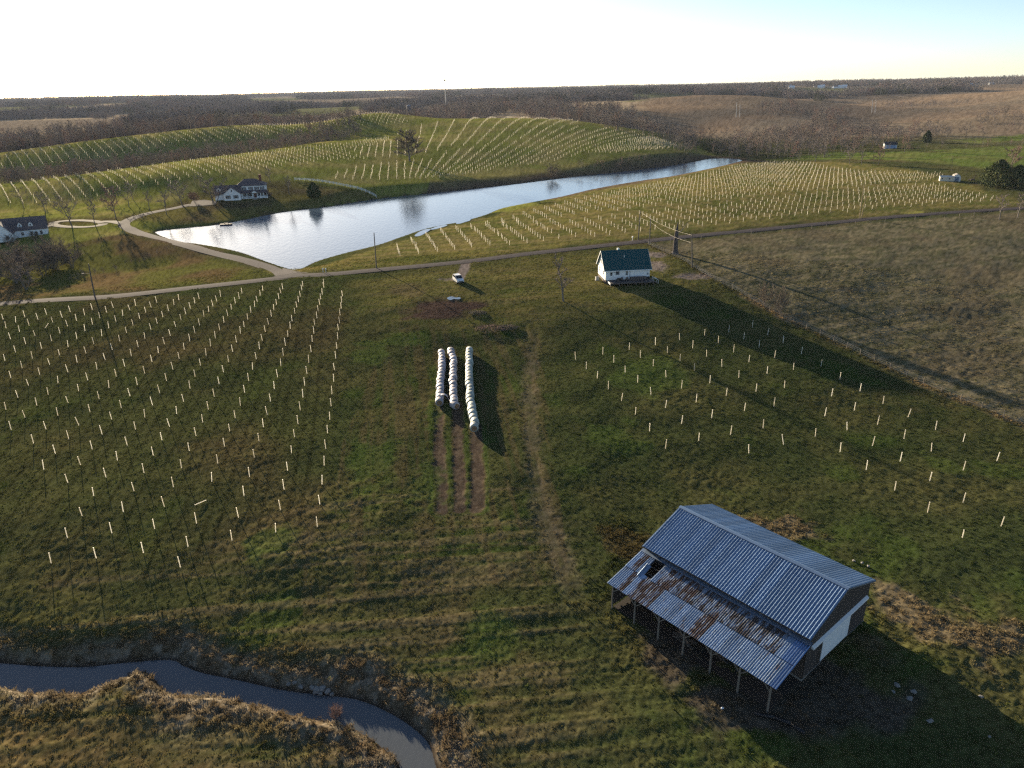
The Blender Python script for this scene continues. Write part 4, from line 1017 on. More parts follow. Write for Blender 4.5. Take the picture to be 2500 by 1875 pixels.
for sy in (-.62, .62):
    mb = MB(); mb.bar((.02, sy, 1.5), (1.2, sy, .85), .05, .07); mb.bar((.02, sy, .5), (.02, sy, 1.5), .06, .06); mb.bar((1.2, sy, -.1), (1.2, sy, .88), .06, .06); mb.build('railing', m_trim, st_)
ac = empty('air_conditioner', on_house(-1.2, 3.6, -.1), HR, 'air conditioning unit outside the left gable of the small house', 'air conditioner')
mb = MB(); mb.box(-.4, .4, -.4, .4, .12, .95); mb.build('casing', simple_mat('beige_casing', (.45, .43, .40), None, 3, .5), ac); mb = MB(); mb.tube((0, 0, .951), (0, 0, .985), .33, .30, 14); mb.build('fan_guard', m_black, ac)
mb = MB(); mb.box(-.55, .55, -.55, .55, -.3, .118); mb.build('pad', m_blockw, ac)

# ------------------------------------------------------------------ large farmhouse across the pond
fp = gp1(592, 486)
fh = empty('farmhouse', (fp[0], fp[1], fp[2] - .1), R(12), 'large white two-storey farmhouse with front porch above the far shore of the pond', 'house')
fh.scale = (1.18, 1.0, .92)
# local x along the front, front faces -y
mwb = MB(); mwb.box(-1.8, 8.5, 2.2, 11.0, 0, 5.93); mwb.build('main_wall', m_siding, fh)
hip = MB(); hx0, hx1, hy0, hy1, he, hr = -2.3, 9.0, 1.7, 11.5, 5.95, 8.9
hip.add([(hx0,hy0,he),(hx1,hy0,he),(hx1,hy1,he),(hx0,hy1,he),(hx0+3.2,(hy0+hy1)/2,hr),(hx1-4.2,(hy0+hy1)/2,hr)], [(0,1,5,4),(1,2,5),(2,3,4,5),(3,0,4),(3,2,1,0)])
hip.build('main_roof', m_sroof, fh)
for x in (-.9, .9, 3.3, 5.5, 7.5): window(fh, x, 4.05, .75, 1.35, '-y', 2.2, (2, 2), True)
# porch
po = MB(); po.add([(-.2,-.8,3.0),(9.6,-.8,3.0),(8.9,2.19,4.0),(-.2,2.19,4.0),(-.2,-.8,2.86),(9.6,-.8,2.86),(9.6,2.19,2.86)], [(0,1,2,3),(0,4,5,1),(1,5,6,2)]); po.build('porch_roof', m_sroof, fh)
pf_ = MB(); pf_.box(-.2, 9.3, -.6, 2.18, .25, .5); pf_.build('porch_floor', m_trim, fh)
for x in (.1, 1.9, 3.9, 5.6, 6.9, 8.0, 9.2):
    mb = MB(); mb.box(x - .1, x + .1, -.55, -.35, .5, 2.86); mb.build('porch_column', m_trim, fh)
for x0_, x1_ in ((5.7, 6.8), (7.0, 7.9), (8.1, 9.1), (.2, 1.8)):
    mb = MB(); mb.box(x0_, x1_, -.5, -.44, 1.25, 1.33); mb.box(x0_, x1_, -.5, -.44, .65, .72)
    for k in range(int((x1_ - x0_) / .16)): mb.box(x0_ + k * .16, x0_ + k * .16 + .04, -.49, -.45, .72, 1.25)
    mb.build('porch_railing', m_trim, fh)
gable_walls(fh, 3.5, 6.0, -1.3, .2, 2.95, 3.0, 4.0, m_trim, 'y', 'pediment'); gable_roof(fh, 3.5, 6.0, -1.3, .5, 3.05, 4.15, .15, m_sroof, 'y', .1, 'pediment_roof')
for x in (1.2, 3.0, 6.4, 8.3): window(fh, x, .9, .8, 1.6, '-y', 2.2, (2, 2), True)
mb = MB(); mb.box(4.2, 5.2, 2.12, 2.196, .5, 2.6); fd = mb.build('front_door', simple_mat('dark_red_door', (.10, .03, .03), None, 2, .5), fh); mb = MB(); mb.tube((5.05, 2.12, 1.5), (5.05, 2.05, 1.5), .04, .04, 6); mb.build('handle', m_black, fd)
stp = MB()
for k in range(4): stp.box(4.0, 5.5, -1.0 - k * .3, -.62 - k * .3, -.4, .42 - k * .14)
stp.build('front_steps', m_blockw, fh)
# garage wing with its own front gable and dormer
gable_walls(fh, -9.6, -.3, -.6, 6.4, 0, 3.3, 6.5, m_siding, 'x', 'wing_wall'); gable_roof(fh, -9.6, -.3, -.6, 6.4, 3.35, 6.65, .35, m_sroof, 'x', .12, 'wing_roof')
gable_walls(fh, -6.2, -.25, -2.6, 2.0, 0, 3.3, 6.0, m_siding, 'y', 'gable_wall'); gable_roof(fh, -6.2, -.25, -2.6, 3.0, 3.35, 6.2, .35, m_sroof, 'y', .12, 'gable_roof')
for x in (-4.7, -1.9): window(fh, x, .9, .85, 1.5, '-y', -2.6, (2, 2), True)
window(fh, -3.2, 4.1, .5, .95, '-y', -2.6, (1, 2))
for x in (-8.1,):
    gable_walls(fh, x - .7, x + .7, .3, 2.4, 4.0, 5.2, 5.9, m_siding, 'y', 'dormer_wall'); gable_roof(fh, x - .7, x + .7, .2, 2.6, 5.2, 6.0, .15, m_sroof, 'y', .08, 'dormer_roof'); window(fh, x, 4.35, .5, .75, '-y', .3, (1, 2))
cm = MB(); cm.box(6.3, 7.2, 7.0, 7.9, 7.6, 10.7); cm.build('chimney', simple_mat('red_brick', (.22, .075, .05), (.15, .055, .04), 6, .9), fh)

# ------------------------------------------------------------------ white house at the left edge
wp = gp1(70, 578)
wh = empty('gabled_house', (wp[0], wp[1], wp[2] - .2), R(28), 'white gabled house behind bare trees at the left edge, by the loop drive', 'house')
wh.scale = (.9, .85, .85)
gable_walls(wh, -9, 7, 0, 8, 0, 3.6, 8.0, m_siding, 'x'); gable_roof(wh, -9, 7, 0, 8, 3.65, 8.2, .4, m_sroof, 'x')
gable_walls(wh, -11.5, -4.5, -7.5, 1.0, 0, 3.4, 7.4, m_siding, 'y', 'front_wing_wall'); gable_roof(wh, -11.5, -4.5, -7.5, 4.0, 3.45, 7.6, .4, m_sroof, 'y', .12, 'front_wing_roof')
for x in (-2.2, 1.6):
    gable_walls(wh, x - .8, x + .8, .8, 3.2, 4.4, 5.6, 6.5, m_siding, 'y', 'dormer_wall'); gable_roof(wh, x - .8, x + .8, .7, 3.6, 5.6, 6.6, .15, m_sroof, 'y', .08, 'dormer_roof'); window(wh, x, 4.75, .5, .8, '-y', .8, (1, 2))
for x in (-1.8, 1.4, 4.8): window(wh, x, 1.0, .9, 1.4, '-y', 0, (2, 2))
for y in (2.4, 5.6): window(wh, y, 1.0, .8, 1.3, '+x', 7, (1, 2))
window(wh, 4.0, 5.0, .6, .9, '+x', 7, (1, 2))
for x in (-9.6, -6.4): window(wh, x, 1.0, .9, 1.4, '-y', -7.5, (2, 2))
mb = MB(); mb.box(2.6, 3.5, -.05, -.004, .1, 2.2); mb.build('front_door', m_black, wh)

# ------------------------------------------------------------------ sheds
m_blued = simple_mat('blue_grey_door', (.16, .24, .33), (.12, .18, .26), 2, .5)
sp_ = gp1(2335, 443)
sh_ = empty('garden_shed', (sp_[0], sp_[1], sp_[2] - .1), R(-22), 'small white barn-roofed shed with blue-grey double door beside the cedars', 'shed')
gm = MB(); pr = [(-1.5, 0), (-1.5, 2.0), (-1.15, 2.85), (0, 3.4), (1.15, 2.85), (1.5, 2.0), (1.5, 0)]
gm.add([(x, 0, z) for x, z in pr] + [(x, 4.6, z) for x, z in pr], [tuple(range(7))[::-1], tuple(range(7, 14))] + [(i, i+1, i+8, i+7) for i in (0, 5)]); gm.build('wall', m_siding, sh_)
for i in range(1, 5):
    (xa, za), (xb, zb) = pr[i], pr[i+1]; g = MB(); g.add([(xa*1.06, -.15, za+.04), (xb*1.06, -.15, zb+.04), (xb*1.06, 4.75, zb+.04), (xa*1.06, 4.75, za+.04)], [(0,1,2,3)]); g.build('roof_panel', simple_mat('grey_shed_roof%d' % i, (.30, .27, .24), (.24, .22, .2), 4, .8), sh_)
for s in (-1, 1): g = MB(); g.box(min(.02*s, .85*s), max(.02*s, .85*s), -.05, -.004, .15, 2.1); g.build('door', m_blued, sh_)
s2 = gp1(2314, 442)
lb = empty('storage_shed', (s2[0], s2[1], s2[2] - .1), R(-22), 'long low cream shed left of the barn-roofed shed', 'shed')
gable_walls(lb, -3.6, 2.2, -1.2, 1.6, 0, 2.1, 2.5, simple_mat('cream_siding', (.72, .66, .54), (.62, .57, .47), 1, .6), 'x'); gable_roof(lb, -3.6, 2.2, -1.2, 1.6, 2.12, 2.6, .15, simple_mat('cream_roof', (.70, .66, .58), None, 1, .6), 'x', .06)
for x in (-2.6, .4): window(lb, x, 1.0, .6, .6, '-y', -1.2, (1, 1))
hp = gp1(2172, 362)
bh = empty('field_shed', (hp[0], hp[1], hp[2]), R(-15), 'tiny white and blue shed far off among trees behind the green field', 'shed')
gable_walls(bh, -4.2, 4.2, -2.4, 2.4, 0, 3.0, 4.6, m_siding, 'x'); gable_roof(bh, -4.2, 4.2, -2.4, 2.4, 3.05, 4.8, .4, simple_mat('dark_shed_roof', (.05, .05, .055), None, 3, .8), 'x')
mb = MB(); mb.box(-2.6, 3.6, -2.46, -2.404, .1, 2.6); mb.build('side_panel', simple_mat('blue_metal_wall', (.24, .36, .52), (.2, .3, .45), 2, .5), bh)
mb = MB(); mb.box(-4.25, -4.204, -1.2, 1.2, .1, 2.4); mb.build('door', m_black, bh)
# junk by the sheds
m_junk = simple_mat('rusty_machine', (.10, .06, .045), (.05, .04, .04), 5, .8)
jp = gp1(2372, 441); jk = empty('farm_implement', (jp[0], jp[1], jp[2]), R(20), 'rusty farm implement with raised arm between shed and cedars', 'machine')
mb = MB(); mb.box(-1.2, 1.2, -.5, .5, .4, .8); mb.build('chassis', m_junk, jk); mb = MB(); mb.bar((.8, 0, .8), (2.2, .2, 2.6), .18, .18); mb.bar((2.2, .2, 2.6), (2.9, .3, 1.9), .14, .14); mb.build('arm', m_junk, jk)
for sx in (-.9, .9):
    for sy in (-.6, .6): mb = MB(); mb.tube((sx, sy - .1, .42), (sx, sy + .1, .42), .42, .42, 12); mb.build('wheel', m_black, jk)

# ------------------------------------------------------------------ hay bales in three rows
m_wrap = simple_mat('white_net_wrap', (.38, .355, .375), (.26, .245, .265), 2.0, .6, spec=.35, stretch=(1, 6, 1), bump=.25)
m_wrap_g = simple_mat('pale_green_net_wrap', (.37, .39, .345), (.25, .275, .245), 2.0, .6, spec=.35, stretch=(1, 6, 1), bump=.25)
m_hay = simple_mat('bale_end_hay', (.26, .165, .09), (.15, .095, .055), 9, .95, bump=.6)
for m_ in (m_wrap, m_wrap_g):
    nt = m_.node_tree; b_ = nt.nodes['Principled BSDF']; src_ = b_.inputs['Base Color'].links[0].from_socket; hs = nt.nodes.new('ShaderNodeHueSaturation'); mr = nt.nodes.new('ShaderNodeMapRange'); ob = nt.nodes.new('ShaderNodeObjectInfo')
    mr.inputs[3].default_value = .72; mr.inputs[4].default_value = 1.2; nt.links.new(ob.outputs['Random'], mr.inputs[0]); nt.links.new(mr.outputs[0], hs.inputs['Value']); nt.links.new(src_, hs.inputs['Color']); nt.links.new(hs.outputs[0], b_.inputs['Base Color'])
def bale_mesh(mat, rad, L, seed, open_end=False):
    rg = random.Random(seed); n = 18; prof = [(-L/2, rad*.66), (-L/2 + .03, rad*.86), (-L/2 + .12, rad*.97), (-L*.22, rad*1.01), (-L*.05, rad*.99), (L*.12, rad*1.01), (L/2 - .12, rad*.97), (L/2 - .03, rad*.86), (L/2, rad*.66)]
    V = []; ph = rg.uniform(0, 6)
    for k, (y, q) in enumerate(prof):
        for i in range(n):
            t = 2*math.pi*i/n; w_ = 1 + .018 * math.sin(3*t + ph) + rg.uniform(-.008, .008)
            z = math.sin(t) * q * w_; z = max(z, -rad * .90); V.append((math.cos(t) * q * w_, y, z))
    F = [(k*n+i, (k+1)*n+i, (k+1)*n+(i+1) % n, k*n+(i+1) % n) for k in range(len(prof)-1) for i in range(n)]
    mb = MB(); mb.add(V, F); mb.add(V[:n], [tuple(range(n))], 1); mb.add(V[-n:], [tuple(range(n))[::-1]], 1)
    return mb.mesh('hay_bale', [mat, m_hay], True)
BR = .70
bw = [bale_mesh(m_wrap, BR, 1.37, s) for s in range(3)]; bgm = [bale_mesh(m_wrap_g, BR * 1.03, 1.37, 10 + s) for s in range(3)]
ROWS = [('left', [(235,130),(250,240),(258,380),(240,570),(230,730),(220,880),(225,1000),(235,1130)], bw, 1.5),
        ('middle', [(375,100),(420,250),(440,430),(430,600),(430,720),(440,900),(465,1050),(470,1135)], bw, 1.5),
        ('right', [(690,115),(700,250),(690,400),(695,570),(705,720),(710,880),(720,980),(745,1110),(765,1260),(775,1400),(785,1530)], bgm, 1.5)]
for nm, pts, mm, L in ROWS:
    q = np.array(pts, float) * (160/1062) + np.array([1040, 820])
    # traced along the crest of the row: set back to where the bale tops are
    G = gp(q[:, 0], q[:, 1]); d = ray(q[:, 0], q[:, 1]); back = (2 * BR) / -d[:, 2]
    back[-1] = 0; G2 = G[:, :2] - d[:, :2] * back[:, None]
    G2[-1] = G[-1, :2] + (G2[-2] - G2[-3]) * .02
    P = dense(smooth_line(G2, 6), .1); D_ = np.r_[0, np.cumsum(np.hypot(*np.diff(P, axis=0).T))]
    n = int(D_[-1] / 1.46)
    for i in range(n):
        s = D_[-1] - (i + .5) * 1.46; x = np.interp(s, D_, P[:, 0]); y = np.interp(s, D_, P[:, 1]); x2 = np.interp(s - .7, D_, P[:, 0]); y2 = np.interp(s - .7, D_, P[:, 1])
        o = link('hay_bale', random.choice(mm)); z = float(hfast(np.array([x]), np.array([y]))[0])
        o.location = (x + random.gauss(0, .09), y, z + BR * .88 + random.uniform(-.02, .04)); o.rotation_euler = (random.gauss(0, .012), random.gauss(0, .1), math.atan2(x - x2, y2 - y) + random.gauss(0, .03) + (math.pi if False else 0))
        sc_ = random.uniform(.93, 1.05); o.scale = (sc_, 1, sc_)
        kind_ = 'pale green-white' if nm == 'right' else 'white'
        if i == 0: tag(o, f'front end bale of the {nm} row, its brown hay end facing the barn', 'hay bale', f'bales in the {nm} row')
        elif i == n - 1: tag(o, f'{kind_} wrapped bale at the far end of the {nm} row', 'hay bale', f'bales in the {nm} row')
        else: tag(o, f'{kind_} wrapped round hay bale inside the {nm} row of bales', 'hay bale', f'bales in the {nm} row')
e = gp1(1082, 982)
mb = MB(); V = []
for i in range(9):
    t = math.pi * (i / 8) * 1.05 - .1; V += [(math.cos(t) * .82, -.25, math.sin(t) * .8 + .55), (math.cos(t) * .86, .55, math.sin(t) * .84 + .58)]
mb.add(V, [(2*i, 2*i+2, 2*i+3, 2*i+1) for i in range(8)]); mb.add([(-.8, -.2, .5), (-1.35, -.35, .02), (-1.3, .5, .03), (-.82, .5, .5)], [(0, 1, 2, 3)])
o = mb.build('loose_wrap', m_wrap, None, True); o.location = (e[0] + .0, e[1] + .45, e[2]); o.rotation_euler = (0, 0, math.pi); tag(o, 'torn flap of white wrap hanging open over the front left bale', 'plastic wrap')

# ------------------------------------------------------------------ white sport utility vehicle on the spur
m_wpaint = simple_mat('white_car_paint', (.78, .76, .74), (.74, .72, .70), 1, .25, spec=.6)
m_rub = simple_mat('tyre_rubber', (.018, .018, .018), (.03, .03, .03), 6, .85); m_alloy = simple_mat('alloy_rim', (.5, .5, .5), (.42, .42, .42), 3, .35, metal=.8)
m_lamp = simple_mat('headlamp_glass', (.55, .57, .6), None, 2, .15, spec=.8); m_red = simple_mat('red_tail_lamp', (.35, .02, .015), None, 2, .25)
cp = gp1(1119, 690)
car = empty('parked_suv', (cp[0], cp[1] + .6, cp[2] + .02), R(200), 'white sport utility vehicle parked nose to the camera on the gravel spur', 'car')
# local: +y is the nose
sec = [(-2.35, .45, .95, .86), (-2.3, .40, 1.15, .92), (-1.2, .36, 1.10, .96), (.6, .36, 1.08, .96), (1.1, .36, 1.06, .95), (1.95, .38, .98, .90), (2.3, .45, .82, .82)]
V = []
for y, z0, z1, hw in sec: V += [(-hw, y, z0), (-hw * 1.0, y, (z0 + z1) / 2 + .1), (-hw * .93, y, z1), (hw * .93, y, z1), (hw, y, (z0 + z1) / 2 + .1), (hw, y, z0)]
F = [tuple(range(6)), tuple(range(len(V) - 6, len(V)))[::-1]]
for k in range(len(sec) - 1): F += [(k*6+i, k*6+(i+1) % 6, (k+1)*6+(i+1) % 6, (k+1)*6+i)[::-1] for i in range(6)]
mb = MB(); mb.add(V, F); body = mb.build('body', m_wpaint, car)
cab = [(-2.28, .86, 1.14), (-2.0, .76, 1.72), (.15, .74, 1.76), (1.05, .86, 1.06)]
V = []
for y, hw, z in cab: V += [(-hw, y, z), (hw, y, z)]
mb = MB(); mb.add([(-.88, -2.3, 1.1), (.88, -2.3, 1.1), (-.76, -1.95, 1.74), (.76, -1.95, 1.74), (-.74, .1, 1.78), (.74, .1, 1.78), (-.88, 1.05, 1.07), (.88, 1.05, 1.07)],
               [(0, 1, 3, 2), (2, 3, 5, 4), (4, 5, 7, 6), (0, 2, 4, 6), (7, 5, 3, 1)]); mb.build('cabin', m_wpaint, car)
mb = MB(); mb.add([(-.70, .17, 1.735), (.70, .17, 1.735), (.80, .98, 1.13), (-.80, .98, 1.13)], [(0, 3, 2, 1)]); ws = mb.build('windscreen', m_glass, car); ws.location = (0, .012, .02)
for s in (-1, 1):
    for (y0_, y1_, yt0, yt1) in ((.0, .80, .0, .12), (-1.0, -.1, -1.0, -.1), (-1.95, -1.1, -1.8, -1.1)):
        mb = MB(); mb.add([(s * .885, y0_, 1.15), (s * .885, y1_, 1.15), (s * .775, yt1, 1.68), (s * .775, yt0, 1.68)], [(0, 1, 2, 3)] if s > 0 else [(3, 2, 1, 0)]); o = mb.build('side_window', m_glass, car); o.location.x = s * .012
    for y in (-1.45, 1.45):
        mb = MB(); mb.tube((s * .72, y, .36), (s * .97, y, .36), .36, .36, 18); wh_ = mb.build('wheel', m_rub, car); mb = MB(); mb.tube((s * .971, y, .36), (s * .985, y, .36), .22, .20, 14); mb.build('rim', m_alloy, wh_)
    mb = MB(); mb.box(min(s*.5, s*.8), max(s*.5, s*.8), 2.2, 2.315, .70, .84); mb.build('headlight', m_lamp, car); mb = MB(); mb.box(min(s*.6, s*.84), max(s*.6, s*.84), -2.375, -2.3, .75, 1.05); mb.build('tail_light', m_red, car)
    mb = MB(); mb.box(min(s*.93, s*1.12), max(s*.93, s*1.12), .72, .86, 1.06, 1.2); mb.build('wing_mirror', m_wpaint, car); mb = MB(); mb.bar((s * .66, -1.7, 1.80), (s * .66, .0, 1.82), .05, .05); mb.build('roof_rail', m_black, car)
mb = MB(); mb.box(-.48, .48, 2.25, 2.325, .60, .78); mb.build('grille', m_black, car); mb = MB(); mb.box(-.84, .84, 2.18, 2.36, .38, .56); mb.build('bumper', m_black, car)

# ------------------------------------------------------------------ poles and wires
m_pole = simple_mat('weathered_utility_pole', (.15, .125, .105), (.10, .085, .072), 3, .9, stretch=(4, 4, .5))
m_ypole = simple_mat('new_yellow_pole', (.36, .27, .15), (.28, .21, .12), 3, .85, stretch=(4, 4, .5))
m_wire = simple_mat('pale_wire', (.35, .30, .22), (.28, .24, .18), 2, .5); m_gal = simple_mat('galvanised_fitting', (.4, .41, .42), (.3, .31, .32), 3, .45, metal=.6)
def top_at(b, px, py):
    """point straight above or near ground point b that shows at a photo point, at b's distance"""
    return Vector(at_depth(px, py, b[1]))
def pole(base, top, label, r=.19, mat=m_pole, arm=False, group='utility poles', cat='utility pole', light=False, name='utility_pole'):
    bpt = gp1(*base); tp = top_at(bpt, *top); e = empty(name, tuple(bpt), 0, label, cat, group); tl = Vector(tp) - Vector(bpt)
    mb = MB(); mb.tube((0, 0, -.5), tl, r, r * .68, 8); mb.build('shaft', mat, e)
    if arm: mb = MB(); mb.box(tl.x - .9, tl.x + .9, tl.y - .06, tl.y + .06, tl.z - .75, tl.z - .62); a = mb.build('crossarm', mat, e)
    if arm:
        for s in (-.75, .75): mb = MB(); mb.tube((tl.x + s, tl.y, tl.z - .62), (tl.x + s, tl.y, tl.z - .42), .06, .04, 6); mb.build('insulator', m_gal, a)
    if light:
        z = tl.z * .70; mb = MB(); mb.bar((tl.x * .7, 0, z), (tl.x * .7 - 1.5, -.2, z + .1), .07, .07); l_ = mb.build('lamp_arm', m_pole, e); mb = MB(); mb.box(tl.x * .7 - 2.0, tl.x * .7 - 1.4, -.35, -.05, z, z + .16); mb.build('lamp_head', m_pole, l_)
    bpy.context.view_layer.update()
    return Vector(bpt) + tl
t1 = pole((231, 723), (216, 644), 'wooden pole with a lamp arm standing in the shaded lane verge at left', light=True)
t2 = pole((919, 655), (913, 568), 'slim lone pole between the pond and the lane', .17)
t3 = pole((1558, 586), (1563, 515), 'wooden pole on the field side of the lane behind the small house')
t4 = pole((1585, 597), (1589, 528), 'dark wooden pole on the house side of the lane, wires running right')
t5 = pole((1690, 655), (1689, 571), 'grey service pole by the pasture fence right of the small house')
pole((2098, 533), (2110, 447), 'tall new yellow pole beside the lane, taller of the pair', .16, m_ypole)
pole((2102, 533), (2116, 474), 'shorter leaning yellow pole of the pair beside the lane', .15, m_ypole)
pole((2324, 417), (2326, 379), 'thin dark pole before the bright green field', .1)
pole((2133, 401), (2134, 366), 'thin dark pole among bare saplings above the far tube field', .1)
pole((1976, 388), (1978, 359), 'thin leaning pole beyond the far end of the pond', .1)
for (a, c, lab) in [((1797, 287), (1799, 250), 'left'), ((1806, 287), (1807, 254), 'right')]:
    pole(a, c, f'pale tall pole on the brown hillside, {lab} one of the near pair', .34, m_gal, group='line poles on the brown hills')
for (a, c, lab) in [((2128, 276), (2131, 244), 'left'), ((2136, 276), (2139, 244), 'right')]:
    pole(a, c, f'pale tall pole on the far brown ridge, {lab} one of the far pair', .36, m_gal, group='line poles on the brown hills')
def wire(a, c, sag, label, r=.022):
    mb = MB(); pts = [a.lerp(c, k / 12) - Vector((0, 0, 4 * sag * (k/12) * (1 - k/12))) for k in range(13)]
    for p, q in zip(pts[:-1], pts[1:]): mb.tube(p, q, r, r, 4, False)
    return tag(mb.build('overhead_wire', m_wire, None, True), label, 'wire', 'service wires by the small house')
up = Vector((0, 0, 1))
wire(t3 - up * .2, t5 - up * .3, .9, 'upper service wire sagging to the grey pole by the pasture fence')
wire(t4 - up * 1.6, t5 - up * 2.2, .9, 'lower service wire sagging below the upper one')
wire(t4 - up * 1.6, t3 - up * 2.0, .1, 'short wire crossing the lane between the two dark poles')

# ------------------------------------------------------------------ fences
m_fpost = simple_mat('grey_fence_post', (.24, .20, .16), (.16, .135, .11), 5, .9, stretch=(4, 4, .5))
def wire_fence(line, step, label, h=1.25, r=.06, wires=(.45, .8, 1.15)):
    P = dense(line, step); z = hfast(P[:, 0], P[:, 1]); e = empty('wire_fence', (P[0, 0], P[0, 1], z[0]), 0, label, 'fence'); o3 = np.array([P[0, 0], P[0, 1], z[0]])
    Q = np.c_[P, z] - o3; tops = []
    ms = [MB().tube((0, 0, -.3), (random.uniform(-.05, .05), random.uniform(-.05, .05), h), r, r * .9, 6).mesh('fence_post', m_fpost) for _ in range(4)]
    for q in Q: o = link('fence_post', random.choice(ms), e); o.location = q; o.rotation_euler = (random.gauss(0, .03), random.gauss(0, .03), random.uniform(0, 6))
    for hw in wires:
        mb = MB()
        for a, c in zip(Q[:-1], Q[1:]): mb.tube(Vector(a) + up * hw, Vector(c) + up * hw, .012, .012, 3, False)
        mb.build('fence_wire', m_gal, e)
wire_fence(FENCE, 3.6, 'wire stock fence on grey posts along the edge of the dry pasture below the house')
wire_fence(px_line([(1600,600),(1694,586),(1844,573),(2007,557),(2129,546),(2292,533),(2500,520),(2640,512)]), 6.0, 'wire fence on grey posts between the lane and the dry pasture', 1.35, .07)
# white board fence running down to the pond
WF = dense(px_line([(720,440),(760,442),(800,447),(840,455),(880,464),(905,474),(922,484)]), 2.4); wz = hfast(WF[:, 0], WF[:, 1]); wz = np.maximum(wz, POND_Z - .2)
wf = empty('white_board_fence', (WF[0, 0], WF[0, 1], wz[0]), 0, 'white board fence running down the lawn into the pond', 'fence'); Q = np.c_[WF, wz] - np.array([WF[0, 0], WF[0, 1], wz[0]])
for q in Q: mb = MB(); mb.box(q[0]-.08, q[0]+.08, q[1]-.08, q[1]+.08, q[2]-.3, q[2]+1.3); mb.build('fence_post', m_trim, wf)
for a, c in zip(Q[:-1], Q[1:]):
    for hb in (.4, .75, 1.1): mb = MB(); mb.bar(Vector(a) + up * hb, Vector(c) + up * hb, .04, .15); mb.build('fence_board', m_trim, wf)
# floating dock
dp = on_plane(552, 549, POND_Z); dk = empty('floating_dock', (dp[0], dp[1], POND_Z), R(10), 'small grey floating dock with a bench near the far pond shore', 'dock')
for i in range(10): mb = MB(); mb.box(-2.2, 2.2, -1.25 + i * .25, -1.02 + i * .25, .32, .38); mb.build('dock_plank', m_deck, dk)
for s in (-1, 1): mb = MB(); mb.tube((-2.1, s * .8, .12), (2.1, s * .8, .12), .22, .22, 10); mb.build('float', m_black, dk)
mb = MB(); mb.box(-.8, .8, .5, .9, .72, .78); mb.box(-.75, -.65, .5, .9, .38, .72); mb.box(.65, .75, .5, .9, .38, .72); mb.build('bench', m_deck, dk)
# two white markers by the junction
for (x, y, lab) in [(789, 666, 'left white marker post by the lane junction'), (796, 666, 'right white marker post by the lane junction')]:
    p = gp1(x, y); e = empty('marker_post', tuple(p), 0, lab, 'marker post', 'white markers at the lane junction'); mb = MB(); mb.box(-.05, .05, -.05, .05, -.2, .9); mb.build('post', m_trim, e); mb = MB(); mb.box(-.16, .16, -.08, .08, .9, 1.25); mb.build('plate', m_trim, e)
p = gp1(1544, 588); e = empty('mail_box', tuple(p), 0, 'white mailbox post on the lane verge behind the small house', 'mailbox'); mb = MB(); mb.box(-.06, .06, -.06, .06, -.2, 1.05); mb.build('post', m_trim, e); mb = MB(); mb.box(-.16, .16, -.28, .28, 1.05, 1.4); mb.build('box', m_trim, e)
# creek stones
for i, (x, y, s) in enumerate([(762,1680,.32),(775,1686,.42),(788,1682,.36),(800,1690,.34),(783,1694,.3),(770,1692,.26),(720,1668,.25),(735,1678,.28),(705,1672,.22),(810,1697,.24)]):
    p = gp1(x, y); lump('creek_stone', (p[0], p[1], max(p[2], CREEK_Z) + .1), s, m_stone, 'pale grey stone in the cluster on the far creek bank', 'rock', 'stones on the creek bank', .65, 50 + i)
# far farm with silo, mast, and town houses on the skyline
def far_box(px, py, Y, w_, d_, h_, rf_, wall, roof, label, name='farm_building', cat='building', group=None, rz=0.0):
    x, y, z = at_depth(px, py, Y); z = float(hfast(np.array([x]), np.array([y]))[0])
    e = empty(name, (x, y, z - .3), rz, label, cat, group); gable_walls(e, -w_/2, w_/2, -d_/2, d_/2, 0, h_, h_ + rf_, wall, 'x'); gable_roof(e, -w_/2, w_/2, -d_/2, d_/2, h_ + .1, h_ + rf_ + .3, .5, roof, 'x', .2)
    for k in (-.3, 0, .3): mb = MB(); mb.box(k * w_ - .6, k * w_ + .6, -d_/2 - .08, -d_/2 - .01, h_ * .35, h_ * .75); mb.build('window', m_glass, e)
    return e
far_box(968, 248, 1150, 26, 12, 6, 4, m_board, m_sroof, 'long dark farm shed left of the silo beyond the hill')
far_box(1010, 248, 1150, 22, 12, 6, 4, m_board, m_sroof, 'dark farm shed right of the silo beyond the hill')
far_box(980, 268, 900, 12, 10, 5, 4, m_board, m_sroof, 'small dark barn at the edge of the wood behind the vineyard hill', rz=.5)
far_box(985, 244, 1150, 10, 8, 5, 3, m_siding, m_sroof, 'white farmhouse at the foot of the silo')
x, y, z = at_depth(997, 246, 1140); z = float(hfast(np.array([x]), np.array([y]))[0]); e = empty('silo', (x, y, z - .3), 0, 'dark cylindrical silo standing above the far farm', 'silo'); mb = MB(); mb.tube((0, 0, 0), (0, 0, 17), 3.2, 3.2, 20); mb.build('barrel', simple_mat('dark_silo', (.14, .13, .14), (.10, .09, .1), 1, .7), e)
mb = MB(); mb.tube((0, 0, 17.02), (0, 0, 18.6), 3.2, .8, 20); mb.build('dome', m_gal, e)
x, y, z = at_depth(1088, 243, 1500); z = float(hfast(np.array([x]), np.array([y]))[0]); zt = at_depth(1087, 196, 1500)[2]; e = empty('water_tower', (x, y, z), 0, 'thin pale tower with a small ball top on the skyline', 'tower'); mb = MB(); mb.tube((0, 0, 0), (0, 0, zt - z - 2), .6, .4, 8); mb.build('shaft', m_gal, e)
import bmesh as _bm
bm2 = _bm.new(); _bm.ops.create_uvsphere(bm2, u_segments=14, v_segments=8, radius=1.9); me2 = bpy.data.meshes.new('tank'); bm2.to_mesh(me2); bm2.free(); o = link('tank', me2, e, m_gal); o.location = (0, 0, zt - z)
